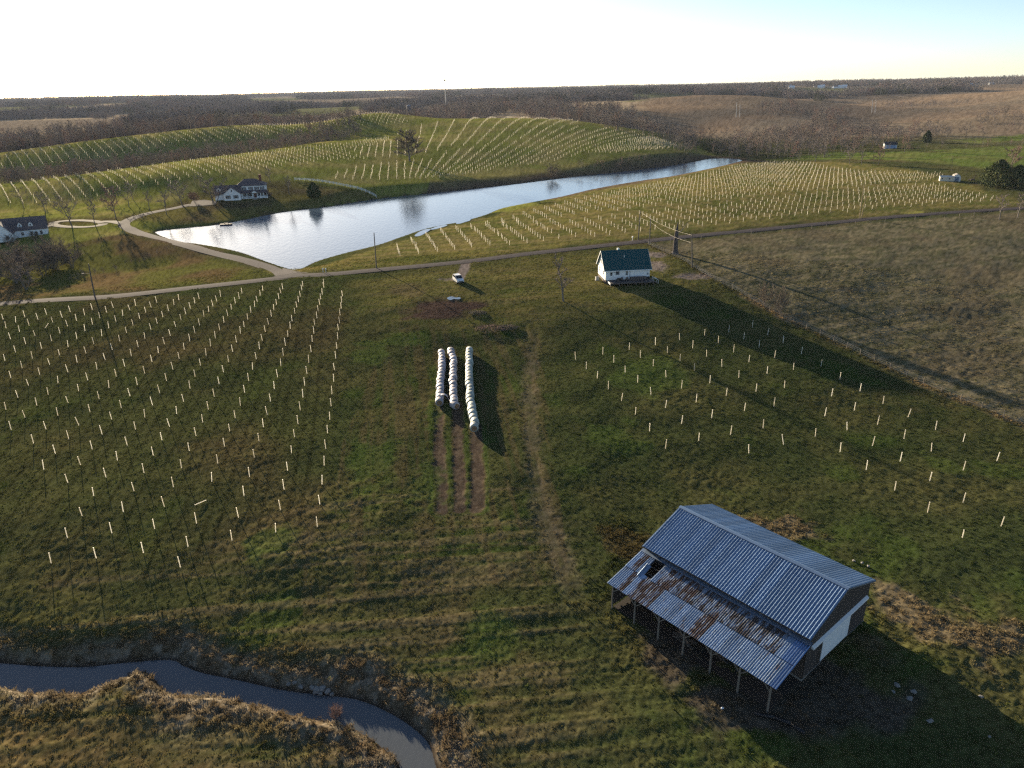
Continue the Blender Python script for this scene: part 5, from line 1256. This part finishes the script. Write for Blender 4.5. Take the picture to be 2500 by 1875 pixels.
for i, (px, py, Y, w_) in enumerate([(1910,204,2600,24),(1925,207,2500,18),(1933,211,2400,16),(1995,208,2500,22),(2003,213,2400,16),(2008,209,2450,14),(2040,212,2400,20),(2055,212,2400,26),(2062,210,2450,14),(1590,229,2000,14),(2340,217,2300,14),(2365,211,2350,18),(2372,213,2300,14),(2418,210,2400,16),(1390,231,2100,20),(1356,238,1900,8)]):
    far_box(px, py, Y, w_, 9, 5, 3.5, m_siding, m_trim if i % 3 else m_sroof, 'tiny pale house on the wooded skyline ridge', 'town_house', 'house', 'houses on the skyline', random.uniform(-.5, .5))

# ------------------------------------------------------------------ bare trees
def bark_mat(name, c0, c1): return simple_mat(name, c0, c1, 4, .95, spec=.1, stretch=(3, 3, .8))
m_bark = bark_mat('grey_bark', (.20, .178, .160), (.125, .110, .100)); m_twig = bark_mat('brown_twigs', (.225, .190, .172), (.155, .130, .118))
m_redtwig = bark_mat('reddish_twigs', (.26, .175, .145), (.18, .12, .10)); m_paletwig = bark_mat('pale_twigs', (.20, .165, .125), (.14, .115, .09))
def segs_mesh(name, S, mat, n=3):
    """S rows: p0(3) p1(3) r0 r1 -> tapered prisms"""
    S = np.asarray(S, float); p, q, r0, r1 = S[:, :3], S[:, 3:6], S[:, 6], S[:, 7]; d = q - p; d /= np.linalg.norm(d, axis=1)[:, None] + 1e-9
    h = np.where(np.abs(d[:, 2:3]) < .9, np.array([[0, 0, 1.]]), np.array([[1., 0, 0]])); a = np.cross(d, h); a /= np.linalg.norm(a, axis=1)[:, None] + 1e-9; b_ = np.cross(d, a)
    t = np.arange(n) * 2 * np.pi / n; ring = np.cos(t)[None, :, None] * a[:, None] + np.sin(t)[None, :, None] * b_[:, None]
    V = np.concatenate([p[:, None] + ring * r0[:, None, None], q[:, None] + ring * r1[:, None, None]], 1).reshape(-1, 3)
    k = np.arange(len(S))[:, None] * 2 * n; i = np.arange(n); j = (i + 1) % n
    F = np.stack([k + i, k + j, k + n + j, k + n + i], -1).reshape(-1, 4)
    return np_mesh(name, V, F, mat, True)
def grow_tree(seed, h=10.0, spread=.55, trunk=.32, limbs=8, subs=7, twigs=6, r=.17, upright=.5, tmin=.022, multi=1):
    rg = random.Random(seed); T = []; C = []
    def path(p, d, L, r0, r1, n, wob, out, lift=0.0):
        pts = [p]
        for k in range(n):
            d = (d + Vector((rg.gauss(0, wob), rg.gauss(0, wob), rg.gauss(0, wob) + lift))).normalized(); q = p + d * (L / n)
            out.append((*p, *q, r0 + (r1 - r0) * k / n, r0 + (r1 - r0) * (k + 1) / n)); p = q; pts.append(q)
        return pts, d
    for mstem in range(multi):
        d0 = Vector((rg.gauss(0, .05 + .22 * (multi > 1)), rg.gauss(0, .05 + .22 * (multi > 1)), 1)).normalized(); b0 = Vector((rg.gauss(0, .25) * (multi > 1), rg.gauss(0, .25) * (multi > 1), -.2))
        stem, dl = path(b0, d0, h * .92, r, r * .12, 9, .05, T, .03)
        for i in range(limbs):
            f = trunk + (1 - trunk) * (i + rg.random() * .7) / limbs; x = f * 9; k = min(int(x), 8); p = stem[k].lerp(stem[k + 1], x - k)
            az = i * 2.4 + rg.uniform(-.5, .5); up_ = upright + rg.uniform(-.15, .25); dv = Vector((math.cos(az), math.sin(az), up_)).normalized(); L = h * spread * (1 - .55 * f) * rg.uniform(.75, 1.15)
            rl = r * (1 - f * .75) * .5; lp, ld = path(p, dv, L, rl, rl * .25, 4, .13, T, .06)
            for s in range(subs):
                g = .2 + .8 * (s + rg.random()) / subs; x2 = min(g, .999) * 4; k2 = int(x2); p2 = lp[k2].lerp(lp[k2 + 1], x2 - k2)
                a2 = rg.uniform(0, 6.28); dv2 = (ld * .55 + Vector((math.cos(a2), math.sin(a2), rg.uniform(-.1, .8))) * .8).normalized(); L2 = L * rg.uniform(.28, .5) * (1.15 - .5 * g)
                sp, sd_ = path(p2, dv2, L2, max(rl * .28, tmin * 1.4), tmin, 2, .18, C, .05)
                for t in range(twigs):
                    g3 = rg.random(); p3 = sp[0].lerp(sp[2], g3) if g3 < .5 else sp[1].lerp(sp[2], g3); a3 = rg.uniform(0, 6.28)
                    dv3 = (sd_ * .7 + Vector((math.cos(a3), math.sin(a3), rg.uniform(-.2, .9))) * .8).normalized(); path(p3, dv3, L2 * rg.uniform(.3, .7), tmin, tmin * .6, 1, 0, C)
    return T, C
PROTO = {}
def proto(key, mats=(None, None), **kw):
    T, C = grow_tree(**kw); PROTO[key] = (segs_mesh('trunk', T, mats[0] or m_bark, 5), segs_mesh('crown', C, mats[1] or m_twig, 3), kw.get('h', 10.0))
proto('a', seed=1, h=10, spread=.50, tmin=.045, r=.21); proto('b', seed=2, h=10, spread=.62, trunk=.22, limbs=9, tmin=.045, r=.22); proto('c', seed=3, h=10, spread=.42, upright=.8, limbs=9, tmin=.045, r=.2)
proto('round', (None, m_paletwig), seed=4, h=10, spread=.62, trunk=.14, limbs=18, subs=11, twigs=10, tmin=.05, r=.32, upright=.35); proto('slim', seed=5, h=10, spread=.34, trunk=.22, limbs=12, subs=6, twigs=5, r=.22, upright=.9, tmin=.038)
proto('multi', seed=6, h=10, spread=.45, trunk=.2, limbs=6, subs=6, twigs=6, multi=3, r=.14, tmin=.05); proto('red', (None, m_redtwig), seed=7, h=10, spread=.60, trunk=.2, limbs=10, subs=8, twigs=7, tmin=.05)
proto('bush', (m_twig, m_paletwig), seed=8, h=10, spread=.7, trunk=.05, limbs=9, subs=8, twigs=6, multi=4, r=.10, tmin=.04); proto('redbush', (m_twig, m_redtwig), seed=9, h=10, spread=.7, trunk=.05, limbs=9, subs=8, twigs=7, multi=4, r=.1, tmin=.05)
def put_tree(px, py, h, key, label, group=None, cat='tree', name='bare_tree', wide=1.0, at=None):
    p = gp1(px, py) if at is None else at; e = empty(name, (p[0], p[1], p[2] - .1), random.uniform(0, 6.28), label, cat, group); s = h / 10.0; e.scale = (s * wide, s * wide, s)
    tm, cm_, _ = PROTO[key]; link('trunk', tm, e); link('crown', cm_, e); return e
put_tree(1376, 737, 11.2, 'slim', 'slender bare tree standing alone on the lawn left of the small house')
put_tree(1000, 393, 17.5, 'round', 'big round bare oak among the tubes on the hill beyond the pond', wide=1.15)
put_tree(524, 500, 12.5, 'multi', 'bushy bare tree against the left end of the farmhouse', wide=1.2)
put_tree(445, 500, 10.5, 'b', 'spreading bare tree on the lawn by the farmhouse parking pad', wide=1.15); put_tree(706, 474, 8.5, 'c', 'upright bare tree on the bank right of the farmhouse')
put_tree(283, 533, 12.5, 'red', 'reddish bare tree where the drive forks'); put_tree(406, 524, 10, 'a', 'bare tree beside the bend of the farmhouse drive'); put_tree(176, 552, 11.5, 'b', 'bare tree inside the loop drive')
put_tree(232, 548, 9, 'c', 'thin bare tree at the right end of the loop drive'); put_tree(112, 520, 10, 'a', 'bare tree behind the loop drive near the white gabled house'); put_tree(315, 505, 9, 'a', 'thin bare tree at the foot of the left tube ridge')
put_tree(660, 447, 8, 'c', 'bare tree behind the right end of the farmhouse'); put_tree(365, 512, 8, 'c', 'thin bare tree above the drive, left of the spreading tree')
put_tree(2440, 536, 9, 'a', 'bare tree on the lane verge below the cedars'); put_tree(2484, 532, 9, 'c', 'bare tree at the right edge beside the lane')
put_tree(2075, 401, 10, 'b', 'bare sapling left of the thin pole above the far tube field'); put_tree(2103, 402, 9.5, 'a', 'middle bare sapling before the green field'); put_tree(2144, 403, 10.5, 'red', 'reddish bare sapling right of the thin pole')
put_tree(2012, 384, 17, 'c', 'tall pale-trunked bare tree at the edge of the valley wood'); put_tree(1935, 392, 12, 'red', 'reddish bare tree left of the leaning pole'); put_tree(1990, 395, 12, 'b', 'round bare tree right of the leaning pole')
put_tree(2208, 372, 12, 'red', 'reddish bare tree right of the tiny blue shed'); put_tree(2462, 425, 13, 'red', 'reddish bare tree rising behind the dark cedars', wide=1.1)
put_tree(1352, 432, 7, 'bush', 'small bare shrub on the far shore below the hill', cat='shrub', name='bare_shrub'); put_tree(1868, 748, 5.6, 'bush', 'upper bare thorn shrub growing in the pasture fence', cat='shrub', name='bare_shrub', wide=.55)
put_tree(1902, 766, 6.2, 'bush', 'lower bare thorn shrub growing in the pasture fence', cat='shrub', name='bare_shrub', wide=.55); put_tree(823, 1757, 1.9, 'redbush', 'small leafless willow bush on the near creek bank', cat='shrub', name='bare_shrub', wide=.6)
put_tree(475, 494, 4.5, 'redbush', 'dark red bush beside the farmhouse parking pad', cat='shrub', name='bare_shrub'); put_tree(655, 483, 3.6, 'redbush', 'brown bush at the right end of the farmhouse porch', cat='shrub', name='bare_shrub', wide=.8)
put_tree(30, 600, 4, 'bush', 'bare shrub in front of the white gabled house', cat='shrub', name='bare_shrub'); put_tree(88, 588, 3.5, 'bush', 'straw-coloured shrub before the gabled house dormers', cat='shrub', name='bare_shrub')
rgl = random.Random(99)
for i in range(18):
    x = rgl.uniform(-40, 190); y = rgl.uniform(640, 715) if x < 120 else rgl.uniform(625, 670)
    put_tree(x, y, rgl.uniform(5.5, 8.5), rgl.choice(['multi', 'bush', 'b', 'multi']), 'bare tree in the thicket on the low ground at far left, above the lane', 'trees of the left thicket')
# dead snag
sp0 = gp1(1648, 620); sn = empty('dead_tree', tuple(sp0), 0, 'thick dead tree trunk with broken top by the pasture fence', 'tree'); tz = at_depth(1648, 541, sp0[1])[2] - sp0[2]
mb = MB(); pr = [(0, 1.15), (.04, .95), (.12, .72), (.3, .62), (.55, .56), (.68, .60), (.74, .40), (.86, .26), (1.0, .08)]; n = 12; V = []
rg = random.Random(4)
for k, (f, q) in enumerate(pr):
    for i in range(n): t = 2*math.pi*i/n; w_ = 1 + rg.uniform(-.14, .14); V.append((math.cos(t) * q * w_ - .25 * f + .5 * f * f, math.sin(t) * q * w_, f * tz - .1))
mb.add(V, [(k*n+i, k*n+(i+1) % n, (k+1)*n+(i+1) % n, (k+1)*n+i) for k in range(len(pr)-1) for i in range(n)]); mb.build('trunk', bark_mat('dead_bark', (.115, .098, .090), (.065, .056, .054)), sn, True)
mb = MB(); br_pts = [(.3, 0, tz * .66), (1.3, .1, tz * .70), (2.2, 0, tz * .84), (3.2, .2, tz * 1.0)]
for a, c, r0, r1 in zip(br_pts[:-1], br_pts[1:], (.2, .13, .08), (.13, .08, .03)): mb.tube(a, c, r0, r1, 6)
mb.tube((1.6, .1, tz * .75), (1.5, .1, tz * 1.02), .07, .02, 5); mb.tube((.35, 0, tz * .5), (1.2, .1, tz * .62), .09, .03, 5); mb.build('broken_limb', m_bark, sn)

# ------------------------------------------------------------------ cedars
m_cedar = simple_mat('cedar_foliage', (.060, .082, .032), (.105, .115, .05), 1.2, .9, spec=.1)
def cedar(px, py, h, rad, label, seed):
    rg_ = np.random.default_rng(seed); p = gp1(px, py); e = empty('cedar_tree', (p[0], p[1], p[2] - .1), 0, label, 'tree', 'cedars by the sheds'); n = 4200
    u = rg_.random(n); z = u ** .8; prof = np.interp(z, [0, .12, .35, .7, 1], [.72, .95, 1.0, .72, .08]); a = rg_.random(n) * 6.283
    lobes = 1 + .24 * np.sin(a * 5 + z * 9 + seed) + .18 * np.sin(a * 9 - z * 14); q = np.sqrt(rg_.uniform(.45, 1, n)) * prof * rad * lobes
    c = np.stack([np.cos(a) * q, np.sin(a) * q, z * h], 1); d = rg_.normal(0, 1, (n, 3)); d[:, 2] = np.abs(d[:, 2]) + .3; d /= np.linalg.norm(d, axis=1)[:, None]; s = np.cross(d, rg_.normal(0, 1, (n, 3))); s /= np.linalg.norm(s, axis=1)[:, None]
    L = rg_.uniform(.5, .95, n)[:, None]; wv = rg_.uniform(.16, .3, n)[:, None]; V = np.stack([c - s * wv - d * L * .3, c + s * wv - d * L * .3, c + d * L * .7], 1).reshape(-1, 3); link('crown', np_mesh('crown', V, np.arange(3 * n).reshape(-1, 3), m_cedar), e)
    mb = MB(); mb.tube((0, 0, -.2), (0, 0, h * .8), .3, .06, 7); mb.build('trunk', m_bark, e)
cedar(2432, 456, 11.6, 6.0, 'large dark cedar beside the sheds, left of the pair', 1); cedar(2478, 458, 9.6, 4.4, 'smaller dark cedar right of the larger one', 2); put_c = cedar(2262, 348, 9, 3.0, 'single dark cedar standing in the far hedgerow', 3); cedar(767, 481, 6.5, 2.6, 'dark cedar on the lawn between farmhouse and white fence', 5)

# ------------------------------------------------------------------ scattering
def scatter(name, P, rz, sc, protos, label, cat, colour=None, kind='stuff', tilt=None):
    """one object whose points carry copies of the given meshes"""
    pc = bpy.data.collections.new(name + '_kinds')
    for i, me in enumerate(protos): pc.objects.link(bpy.data.objects.new('%s_kind_%d' % (name, i), me))
    me = bpy.data.meshes.new(name); me.vertices.add(len(P)); me.vertices.foreach_set('co', np.asarray(P, np.float32).ravel()); me.update()
    def fa_(n_, v, t='FLOAT'):
        a = me.attributes.new(n_, t, 'POINT'); a.data.foreach_set('value', np.asarray(v))
    fa_('rz', np.asarray(rz, np.float32)); fa_('sc', np.asarray(sc, np.float32)); fa_('kd', RNG.integers(0, len(protos), len(P)).astype(np.int32), 'INT')
    if colour is not None:
        a = me.attributes.new('tuftcol', 'FLOAT_COLOR', 'POINT'); bf = np.ones((len(P), 4), np.float32); bf[:, :3] = colour; a.data.foreach_set('color', bf.ravel())
    o = tag(link(name, me), label, cat, kind=kind)
    ng = bpy.data.node_groups.new(name, 'GeometryNodeTree'); ng.interface.new_socket('Geometry', in_out='INPUT', socket_type='NodeSocketGeometry'); ng.interface.new_socket('Geometry', in_out='OUTPUT', socket_type='NodeSocketGeometry')
    N = ng.nodes; gi = N.new('NodeGroupInput'); go = N.new('NodeGroupOutput'); ip = N.new('GeometryNodeInstanceOnPoints'); ci = N.new('GeometryNodeCollectionInfo')
    ci.inputs['Collection'].default_value = pc; ci.inputs['Separate Children'].default_value = True; ci.inputs['Reset Children'].default_value = True; ip.inputs['Pick Instance'].default_value = True
    def named(n_, t): q = N.new('GeometryNodeInputNamedAttribute'); q.data_type = t; q.inputs['Name'].default_value = n_; return q.outputs['Attribute']
    cx = N.new('ShaderNodeCombineXYZ'); ng.links.new(named('rz', 'FLOAT'), cx.inputs[2])
    ng.links.new(gi.outputs[0], ip.inputs['Points']); ng.links.new(ci.outputs[0], ip.inputs['Instance']); ng.links.new(named('kd', 'INT'), ip.inputs['Instance Index'])
    ng.links.new(cx.outputs[0], ip.inputs['Rotation']); ng.links.new(named('sc', 'FLOAT'), ip.inputs['Scale']); ng.links.new(ip.outputs[0], go.inputs[0])
    md = o.modifiers.new('spread', 'NODES'); md.node_group = ng
    return o
def tree_proto(seed, mat, **kw):
    T, C = grow_tree(seed, **kw); return segs_mesh('wood_tree', np.vstack([np.array(T), np.array(C)]), mat, 3)
wood_protos = [tree_proto(21, m_twig, h=10, spread=.5, limbs=8, subs=6, twigs=4, tmin=.045), tree_proto(22, m_bark, h=10, spread=.55, limbs=8, subs=6, twigs=4, tmin=.05), tree_proto(23, m_twig, h=10, spread=.42, upright=.8, limbs=9, subs=6, twigs=4, tmin=.045),
               tree_proto(26, m_paletwig, h=10, spread=.5, limbs=8, subs=6, twigs=4, tmin=.05), tree_proto(24, m_redtwig, h=9, spread=.55, limbs=8, subs=6, twigs=4, tmin=.05), tree_proto(25, m_bark, h=9, spread=.5, trunk=.05, limbs=6, subs=6, twigs=4, multi=2, r=.1, tmin=.055)]
def fill_poly(P, spacing, rag=6.0):
    P = np.asarray(P, float); lo, hi = P.min(0) - rag, P.max(0) + rag; n = int((hi - lo).prod() / spacing ** 2); X = lo + RNG.random((n, 2)) * (hi - lo)
    return X[poly_sd(X[:, 0], X[:, 1], P) + (fbm(X[:, 0], X[:, 1], 30, 2, 61) - .5) * 2 * rag < 0]
def fill_line(pts, spacing, width):
    L_ = dense(px_line(pts), spacing); return L_ + RNG.normal(0, width, L_.shape)
def band(pts, f0, f1, Y=None):
    A = gp(*np.array(pts, float).T)[:, :2]; return np.vstack([A * f0, (A * f1)[::-1]])
WOODS = [(fill_poly(band([(-80,462),(0,452),(200,427),(500,387),(750,354),(880,340)], 1.03, 1.24), 5.2), .75),
         (fill_poly(band([(-80,392),(0,385),(200,352),(600,307),(900,285)], 1.05, 1.55), 8), 1.15),
         (fill_poly(band([(930,285),(1000,290),(1250,287),(1400,296),(1500,312)], 1.10, 1.75), 8), 1.2),
         (fill_poly(px_poly([(1745,376),(1790,345),(1850,332),(1960,320),(2050,312),(2100,318),(2250,328),(2330,335),(2200,342),(2160,354),(2090,374),(1900,385),(1780,389)]), 8), .95),
         (fill_poly(px_poly([(1984,320),(1986,285),(2045,282),(2058,318)]), 9), 1.25), (fill_poly(px_poly([(1850,282),(1858,260),(1935,260),(1990,276),(1985,288)]), 10), 1.1),
         (fill_poly(px_poly([(1440,305),(1455,280),(1510,268),(1560,280),(1600,312),(1640,332),(1740,352),(1745,376),(1690,389),(1640,368),(1560,332)]), 8.5), 1.0),
         (fill_line([(2167,266),(2280,259),(2400,251)], 5, 7), .9), (fill_line([(2150,347),(2280,338),(2400,328),(2520,318)], 4.5, 4), .75), (fill_line([(2090,368),(2200,366),(2350,360),(2520,352)], 7, 3), .5),
         (fill_poly(px_poly([(2395,304),(2415,286),(2530,280),(2530,306)]), 9), .9), (fill_line([(60,505),(200,497),(330,486),(430,468),(520,440)], 9, 5), .8), (fill_line([(1850,384),(1960,388),(2050,380)], 6, 5), .8),
         (fill_line([(150,692),(230,672),(320,648),(400,622),(425,606)], 1.6, 1.2), .22), (fill_line([(1430,410),(1480,404),(1540,398),(1600,388)], 2.2, 4), .42)]
WP = np.vstack([w_[0] for w_ in WOODS]); WS = np.concatenate([RNG.choice([.6, .8, .95, 1.1, 1.3, 1.5], len(w_[0]), p=[.2, .22, .22, .18, .12, .06]) * RNG.uniform(.88, 1.12, len(w_[0])) * w_[1] for w_ in WOODS])
okp = (poly_sd(WP[:, 0], WP[:, 1], POND) > 4); WP = WP[okp]; WS = WS[okp]
scatter('woodland', np.c_[WP, hfast(WP[:, 0], WP[:, 1]) - .2], RNG.random(len(WP)) * 6.28, WS, wood_protos, 'leafless woods filling the gullies and valley beyond the pond', 'woods')
# far country: clumps of wood to the skyline
def clump_mesh(seed, mat):
    rg_ = np.random.default_rng(seed); V = []
    for k in range(16):
        cx, cy_ = rg_.uniform(-18, 18), rg_.uniform(-12, 12); h = rg_.uniform(8, 14); n = 46; z = rg_.uniform(.12, 1, n); a = rg_.random(n) * 6.28; q = np.sqrt(rg_.random(n)) * h * .32 * np.sin(np.clip(z, .1, .97) * 2.9 + .25).clip(.1)
        c = np.stack([cx + np.cos(a) * q, cy_ + np.sin(a) * q, z * h], 1); d = rg_.normal(0, 1, (n, 3)); d[:, 2] = np.abs(d[:, 2]) + .6; d /= np.linalg.norm(d, axis=1)[:, None]; s = np.cross(d, rg_.normal(0, 1, (n, 3))); s /= np.linalg.norm(s, axis=1)[:, None]
        V.append(np.stack([c - s * .28 - d * .8, c + s * .28 - d * .8, c + d * 1.1], 1).reshape(-1, 3))
    V = np.vstack(V); return np_mesh('wood_clump', V, np.arange(len(V)).reshape(-1, 3), mat)
m_evg = simple_mat('far_evergreen', (.035, .05, .025), (.06, .07, .035), .2, .95, spec=0)
clumps = [clump_mesh(1, m_twig), clump_mesh(2, m_bark), clump_mesh(3, m_twig), clump_mesh(4, m_bark), clump_mesh(5, m_redtwig), clump_mesh(6, m_evg), clump_mesh(7, m_twig)]
n = 26000; rr_ = 780 * (9000 / 780) ** RNG.random(n); tt = RNG.uniform(R(-50), R(50), n); FX = rr_ * np.sin(tt); FY = rr_ * np.cos(tt)
dens = fbm(FX, FY, 420, 3, 71); keep = (dens > .51 - .17 * sstep(2000, 4200, rr_))
BF = px_poly([(1555,250),(1700,243),(1850,240),(2050,238),(2240,230),(2520,216),(2520,330),(2300,325),(2100,312),(1960,315),(1800,335),(1700,345),(1600,322),(1545,285)])
keep &= poly_sd(FX, FY, BF) > 10
hillw = band([(930,285),(1250,287),(1500,312)], .5, 1.08); keep &= poly_sd(FX, FY, hillw) > 0
for op in ([(480,288),(700,275),(900,266),(930,284),(700,300),(500,312)], [(590,241),(720,234),(745,248),(620,256)], [(800,244),(990,236),(1005,250),(820,258)], [(1010,260),(1090,253),(1105,268),(1020,276)],
           [(1200,266),(1400,260),(1425,284),(1210,290)], [(-20,306),(150,297),(170,312),(-20,326)], [(250,280),(420,270),(440,284),(260,296)], [(150,262),(330,254),(345,264),(160,273)], [(1110,238),(1300,233),(1310,241),(1120,247)]):
    keep &= poly_sd(FX, FY, px_poly(op)) > 0
FX, FY, rr_ = FX[keep], FY[keep], rr_[keep]
scatter('far_woods', np.c_[FX, FY, hfast(FX, FY) - .5], RNG.random(len(FX)) * 6.28, np.interp(rr_, [800, 2000, 9000], [.9, 1.25, 2.0]) * RNG.uniform(.8, 1.2, len(FX)), clumps, 'distant leafless woods reaching to the skyline', 'woods')
print('woods', len(WP), len(FX))

# ------------------------------------------------------------------ grass tufts, weeds and reeds
m_tuft, nt, b = new_mat('tuft_blades')
nt.nodes.remove(b); ta = nt.nodes.new('ShaderNodeAttribute'); ta.attribute_type = 'INSTANCER'; ta.attribute_name = 'tuftcol'
d1 = nt.nodes.new('ShaderNodeBsdfDiffuse'); d2 = nt.nodes.new('ShaderNodeBsdfTranslucent'); mx = nt.nodes.new('ShaderNodeMixShader'); mx.inputs[0].default_value = .35
for d_ in (d1, d2): nt.links.new(ta.outputs['Color'], d_.inputs[0])
nt.links.new(d1.outputs[0], mx.inputs[1]); nt.links.new(d2.outputs[0], mx.inputs[2]); nt.links.new(mx.outputs[0], nt.nodes['Material Output'].inputs[0])
def tuft_mesh(seed, n, h, rad, wd, droop):
    rg_ = random.Random(seed); mb = MB()
    for k in range(n):
        a = rg_.uniform(0, 6.28); q = rad * math.sqrt(rg_.random()); c = Vector((math.cos(a) * q, math.sin(a) * q, -.03)); t = rg_.uniform(0, 6.28); d = Vector((math.cos(t), math.sin(t), 0)); s = Vector((-d.y, d.x, 0)) * wd * rg_.uniform(.7, 1.3); hh_ = h * rg_.uniform(.6, 1.15); dr_ = droop * rg_.uniform(.4, 1.2)
        m_ = c + d * hh_ * dr_ * .45 + Vector((0, 0, hh_ * .62)); e_ = c + d * hh_ * dr_ + Vector((0, 0, hh_ * (1 - .45 * dr_)))
        mb.add([c - s, c + s, m_ + s * .8, m_ - s * .8, e_], [(0, 1, 2, 3), (3, 2, 4)])
    return mb.mesh('tuft', m_tuft)
grass_k = [tuft_mesh(s, 10, .13, .20, .03, .9) for s in range(4)]; weed_k = [tuft_mesh(10 + s, 13, .34, .30, .030, 1.1) for s in range(4)]
def sample_cells(n, rmin, rmax, power=1.0, tmax=50):
    r_ = (rmin ** power + RNG.random(n) * (rmax ** power - rmin ** power)) ** (1 / power); t = RNG.uniform(R(-tmax), R(tmax), n); return r_ * np.sin(t), r_ * np.cos(t)
def grid_read(A, x, y):
    k = np.clip(np.searchsorted(rs, np.hypot(x, y)) - 1, 0, len(rs) - 2); j = np.clip(((np.arctan2(x, y) - th[0]) / (th[1] - th[0])).astype(int), 0, len(th) - 2); return A[k, j]
barn_poly = np.array([tuple(in_barn(*q))[:2] for q in ((-.3, .4), (BL + .3, .4), (BL + .3, WALL1 + .3), (-.3, WALL1 + .3))])
def tufts(name, kinds_, x, y, sc, colmul, label, cat):
    ok = (grid_read(creek_sd, x, y) > .15) & (grid_read(pond_sd, x, y) > .6) & (grid_read(road_d, x, y) > 2.6) & (grid_read(spur_d, x, y) > 1.2) & (poly_sd(x, y, barn_poly) > 0)
    x, y, sc = x[ok], y[ok], sc[ok]; c = grid_read(base, x, y) * colmul * RNG.uniform(.85, 1.22, (len(x), 1)); return scatter(name, np.c_[x, y, grid_read(GZ, x, y)], RNG.random(len(x)) * 6.28, sc, kinds_, label, cat, np.clip(c, .005, .8))
x, y = sample_cells(105000, 42, 215, 1.25); r_ = np.hypot(x, y)
ok = (grid_read(lane, x, y) < .5) & (grid_read(track_d, x, y) > .5) & (RNG.random(len(x)) < .35 + .65 * fbm(x, y, 5, 2, 81) / .6); x, y, r_ = x[ok], y[ok], r_[ok]
tufts('grass', grass_k, x, y, np.interp(r_, [45, 200], [.75, 1.5]) * RNG.uniform(.6, 1.3, len(x)), np.array([1.35, 1.35, 1.2]), 'short clumpy grass of the near fields', 'grass')
# taller weeds: creek banks, round the barn, in the fence line
xs_, ys_ = sample_cells(60000, 40, 100, 1.3); near_b = poly_sd(xs_, ys_, barn_poly); cs = grid_read(creek_sd, xs_, ys_)
pr_ = np.clip((1 - sstep(1, 6, cs)) * .8 + (1 - sstep(0, 7, near_b)) * .30 * (ys_ < 75) + .8 * np.maximum.reduce([grid_read(blob(2330, 1560, 150, 70, 1.2), xs_, ys_), grid_read(blob(1850, 1285, 130, 30, 1.2), xs_, ys_), grid_read(blob(1520, 1330, 80, 60), xs_, ys_)]), 0, 1); k_ = RNG.random(len(xs_)) < pr_ * (.3 + .9 * fbm(xs_, ys_, 3, 2, 82))
fx_ = dense(FENCE, .12); fx_ = fx_ + RNG.normal(0, .5, fx_.shape); X2 = np.r_[xs_[k_], fx_[:, 0]]; Y2 = np.r_[ys_[k_], fx_[:, 1]]
tufts('dry_weeds', weed_k, X2, Y2, RNG.uniform(.5, 1.3, len(X2)), np.array([1.45, 1.38, 1.25]), 'tangled dry weeds and reeds along creek, barn and fence', 'weeds')
# sparse taller clumps through the near fields
x, y = sample_cells(5000, 44, 150, 1.2); kk_ = fbm(x, y, 11, 2, 83) > .5; x, y = x[kk_], y[kk_]
tufts('field_weeds', weed_k, x, y, RNG.uniform(.35, .8, len(x)), np.array([1.25, 1.45, 1.0]), 'scattered darker weed clumps standing in the near fields', 'weeds')
# brush heaps by the dug ground
for i, (px, py, s, lab) in enumerate([(1200, 803, 1.7, 'big heap of brown brush at the end of the wheel track'), (1165, 765, 1.0, 'small heap of brush beside the dug ground'), (1240, 800, 1.1, 'low brush heap right of the big one')]):
    p = gp1(px, py); rg = random.Random(i); S = []
    for k in range(260):
        a = rg.uniform(0, 6.28); q = math.sqrt(rg.random()) * s * 1.6; c = Vector((math.cos(a) * q * 1.3, math.sin(a) * q, max(0, s * .55 * (1 - q / (s * 1.6)))  * rg.random())); d = Vector((rg.gauss(0, 1), rg.gauss(0, 1), rg.gauss(0, .35))).normalized() * rg.uniform(.3, .9); S.append((*(c - d / 2), *(c + d / 2), .035, .015))
    o = tag(link('brush_pile', segs_mesh('brush_pile', S, m_redtwig if i == 0 else m_paletwig, 3)), lab, 'brush pile'); o.location = (p[0], p[1], p[2] + .1)

# ------------------------------------------------------------------ haze over the whole country
m_haze = bpy.data.materials.new('thin_haze'); m_haze.use_nodes = True; nt = m_haze.node_tree; nt.nodes.clear()
ho = nt.nodes.new('ShaderNodeOutputMaterial'); hv = nt.nodes.new('ShaderNodeVolumePrincipled'); hv.inputs['Color'].default_value = (.74, .82, 1.0, 1); hv.inputs['Density'].default_value = HAZE; hv.inputs['Anisotropy'].default_value = 0.0
nt.links.new(hv.outputs[0], ho.inputs['Volume'])
zt_ = max(float(GZ.max()) + 40, 75); mb = MB(); mb.box(-19000, 19000, -400, 19000, float(GZ.min()) - 1.5, zt_); tag(mb.build('haze', m_haze), 'thin pale evening haze lying over the fields', 'haze', kind='stuff')
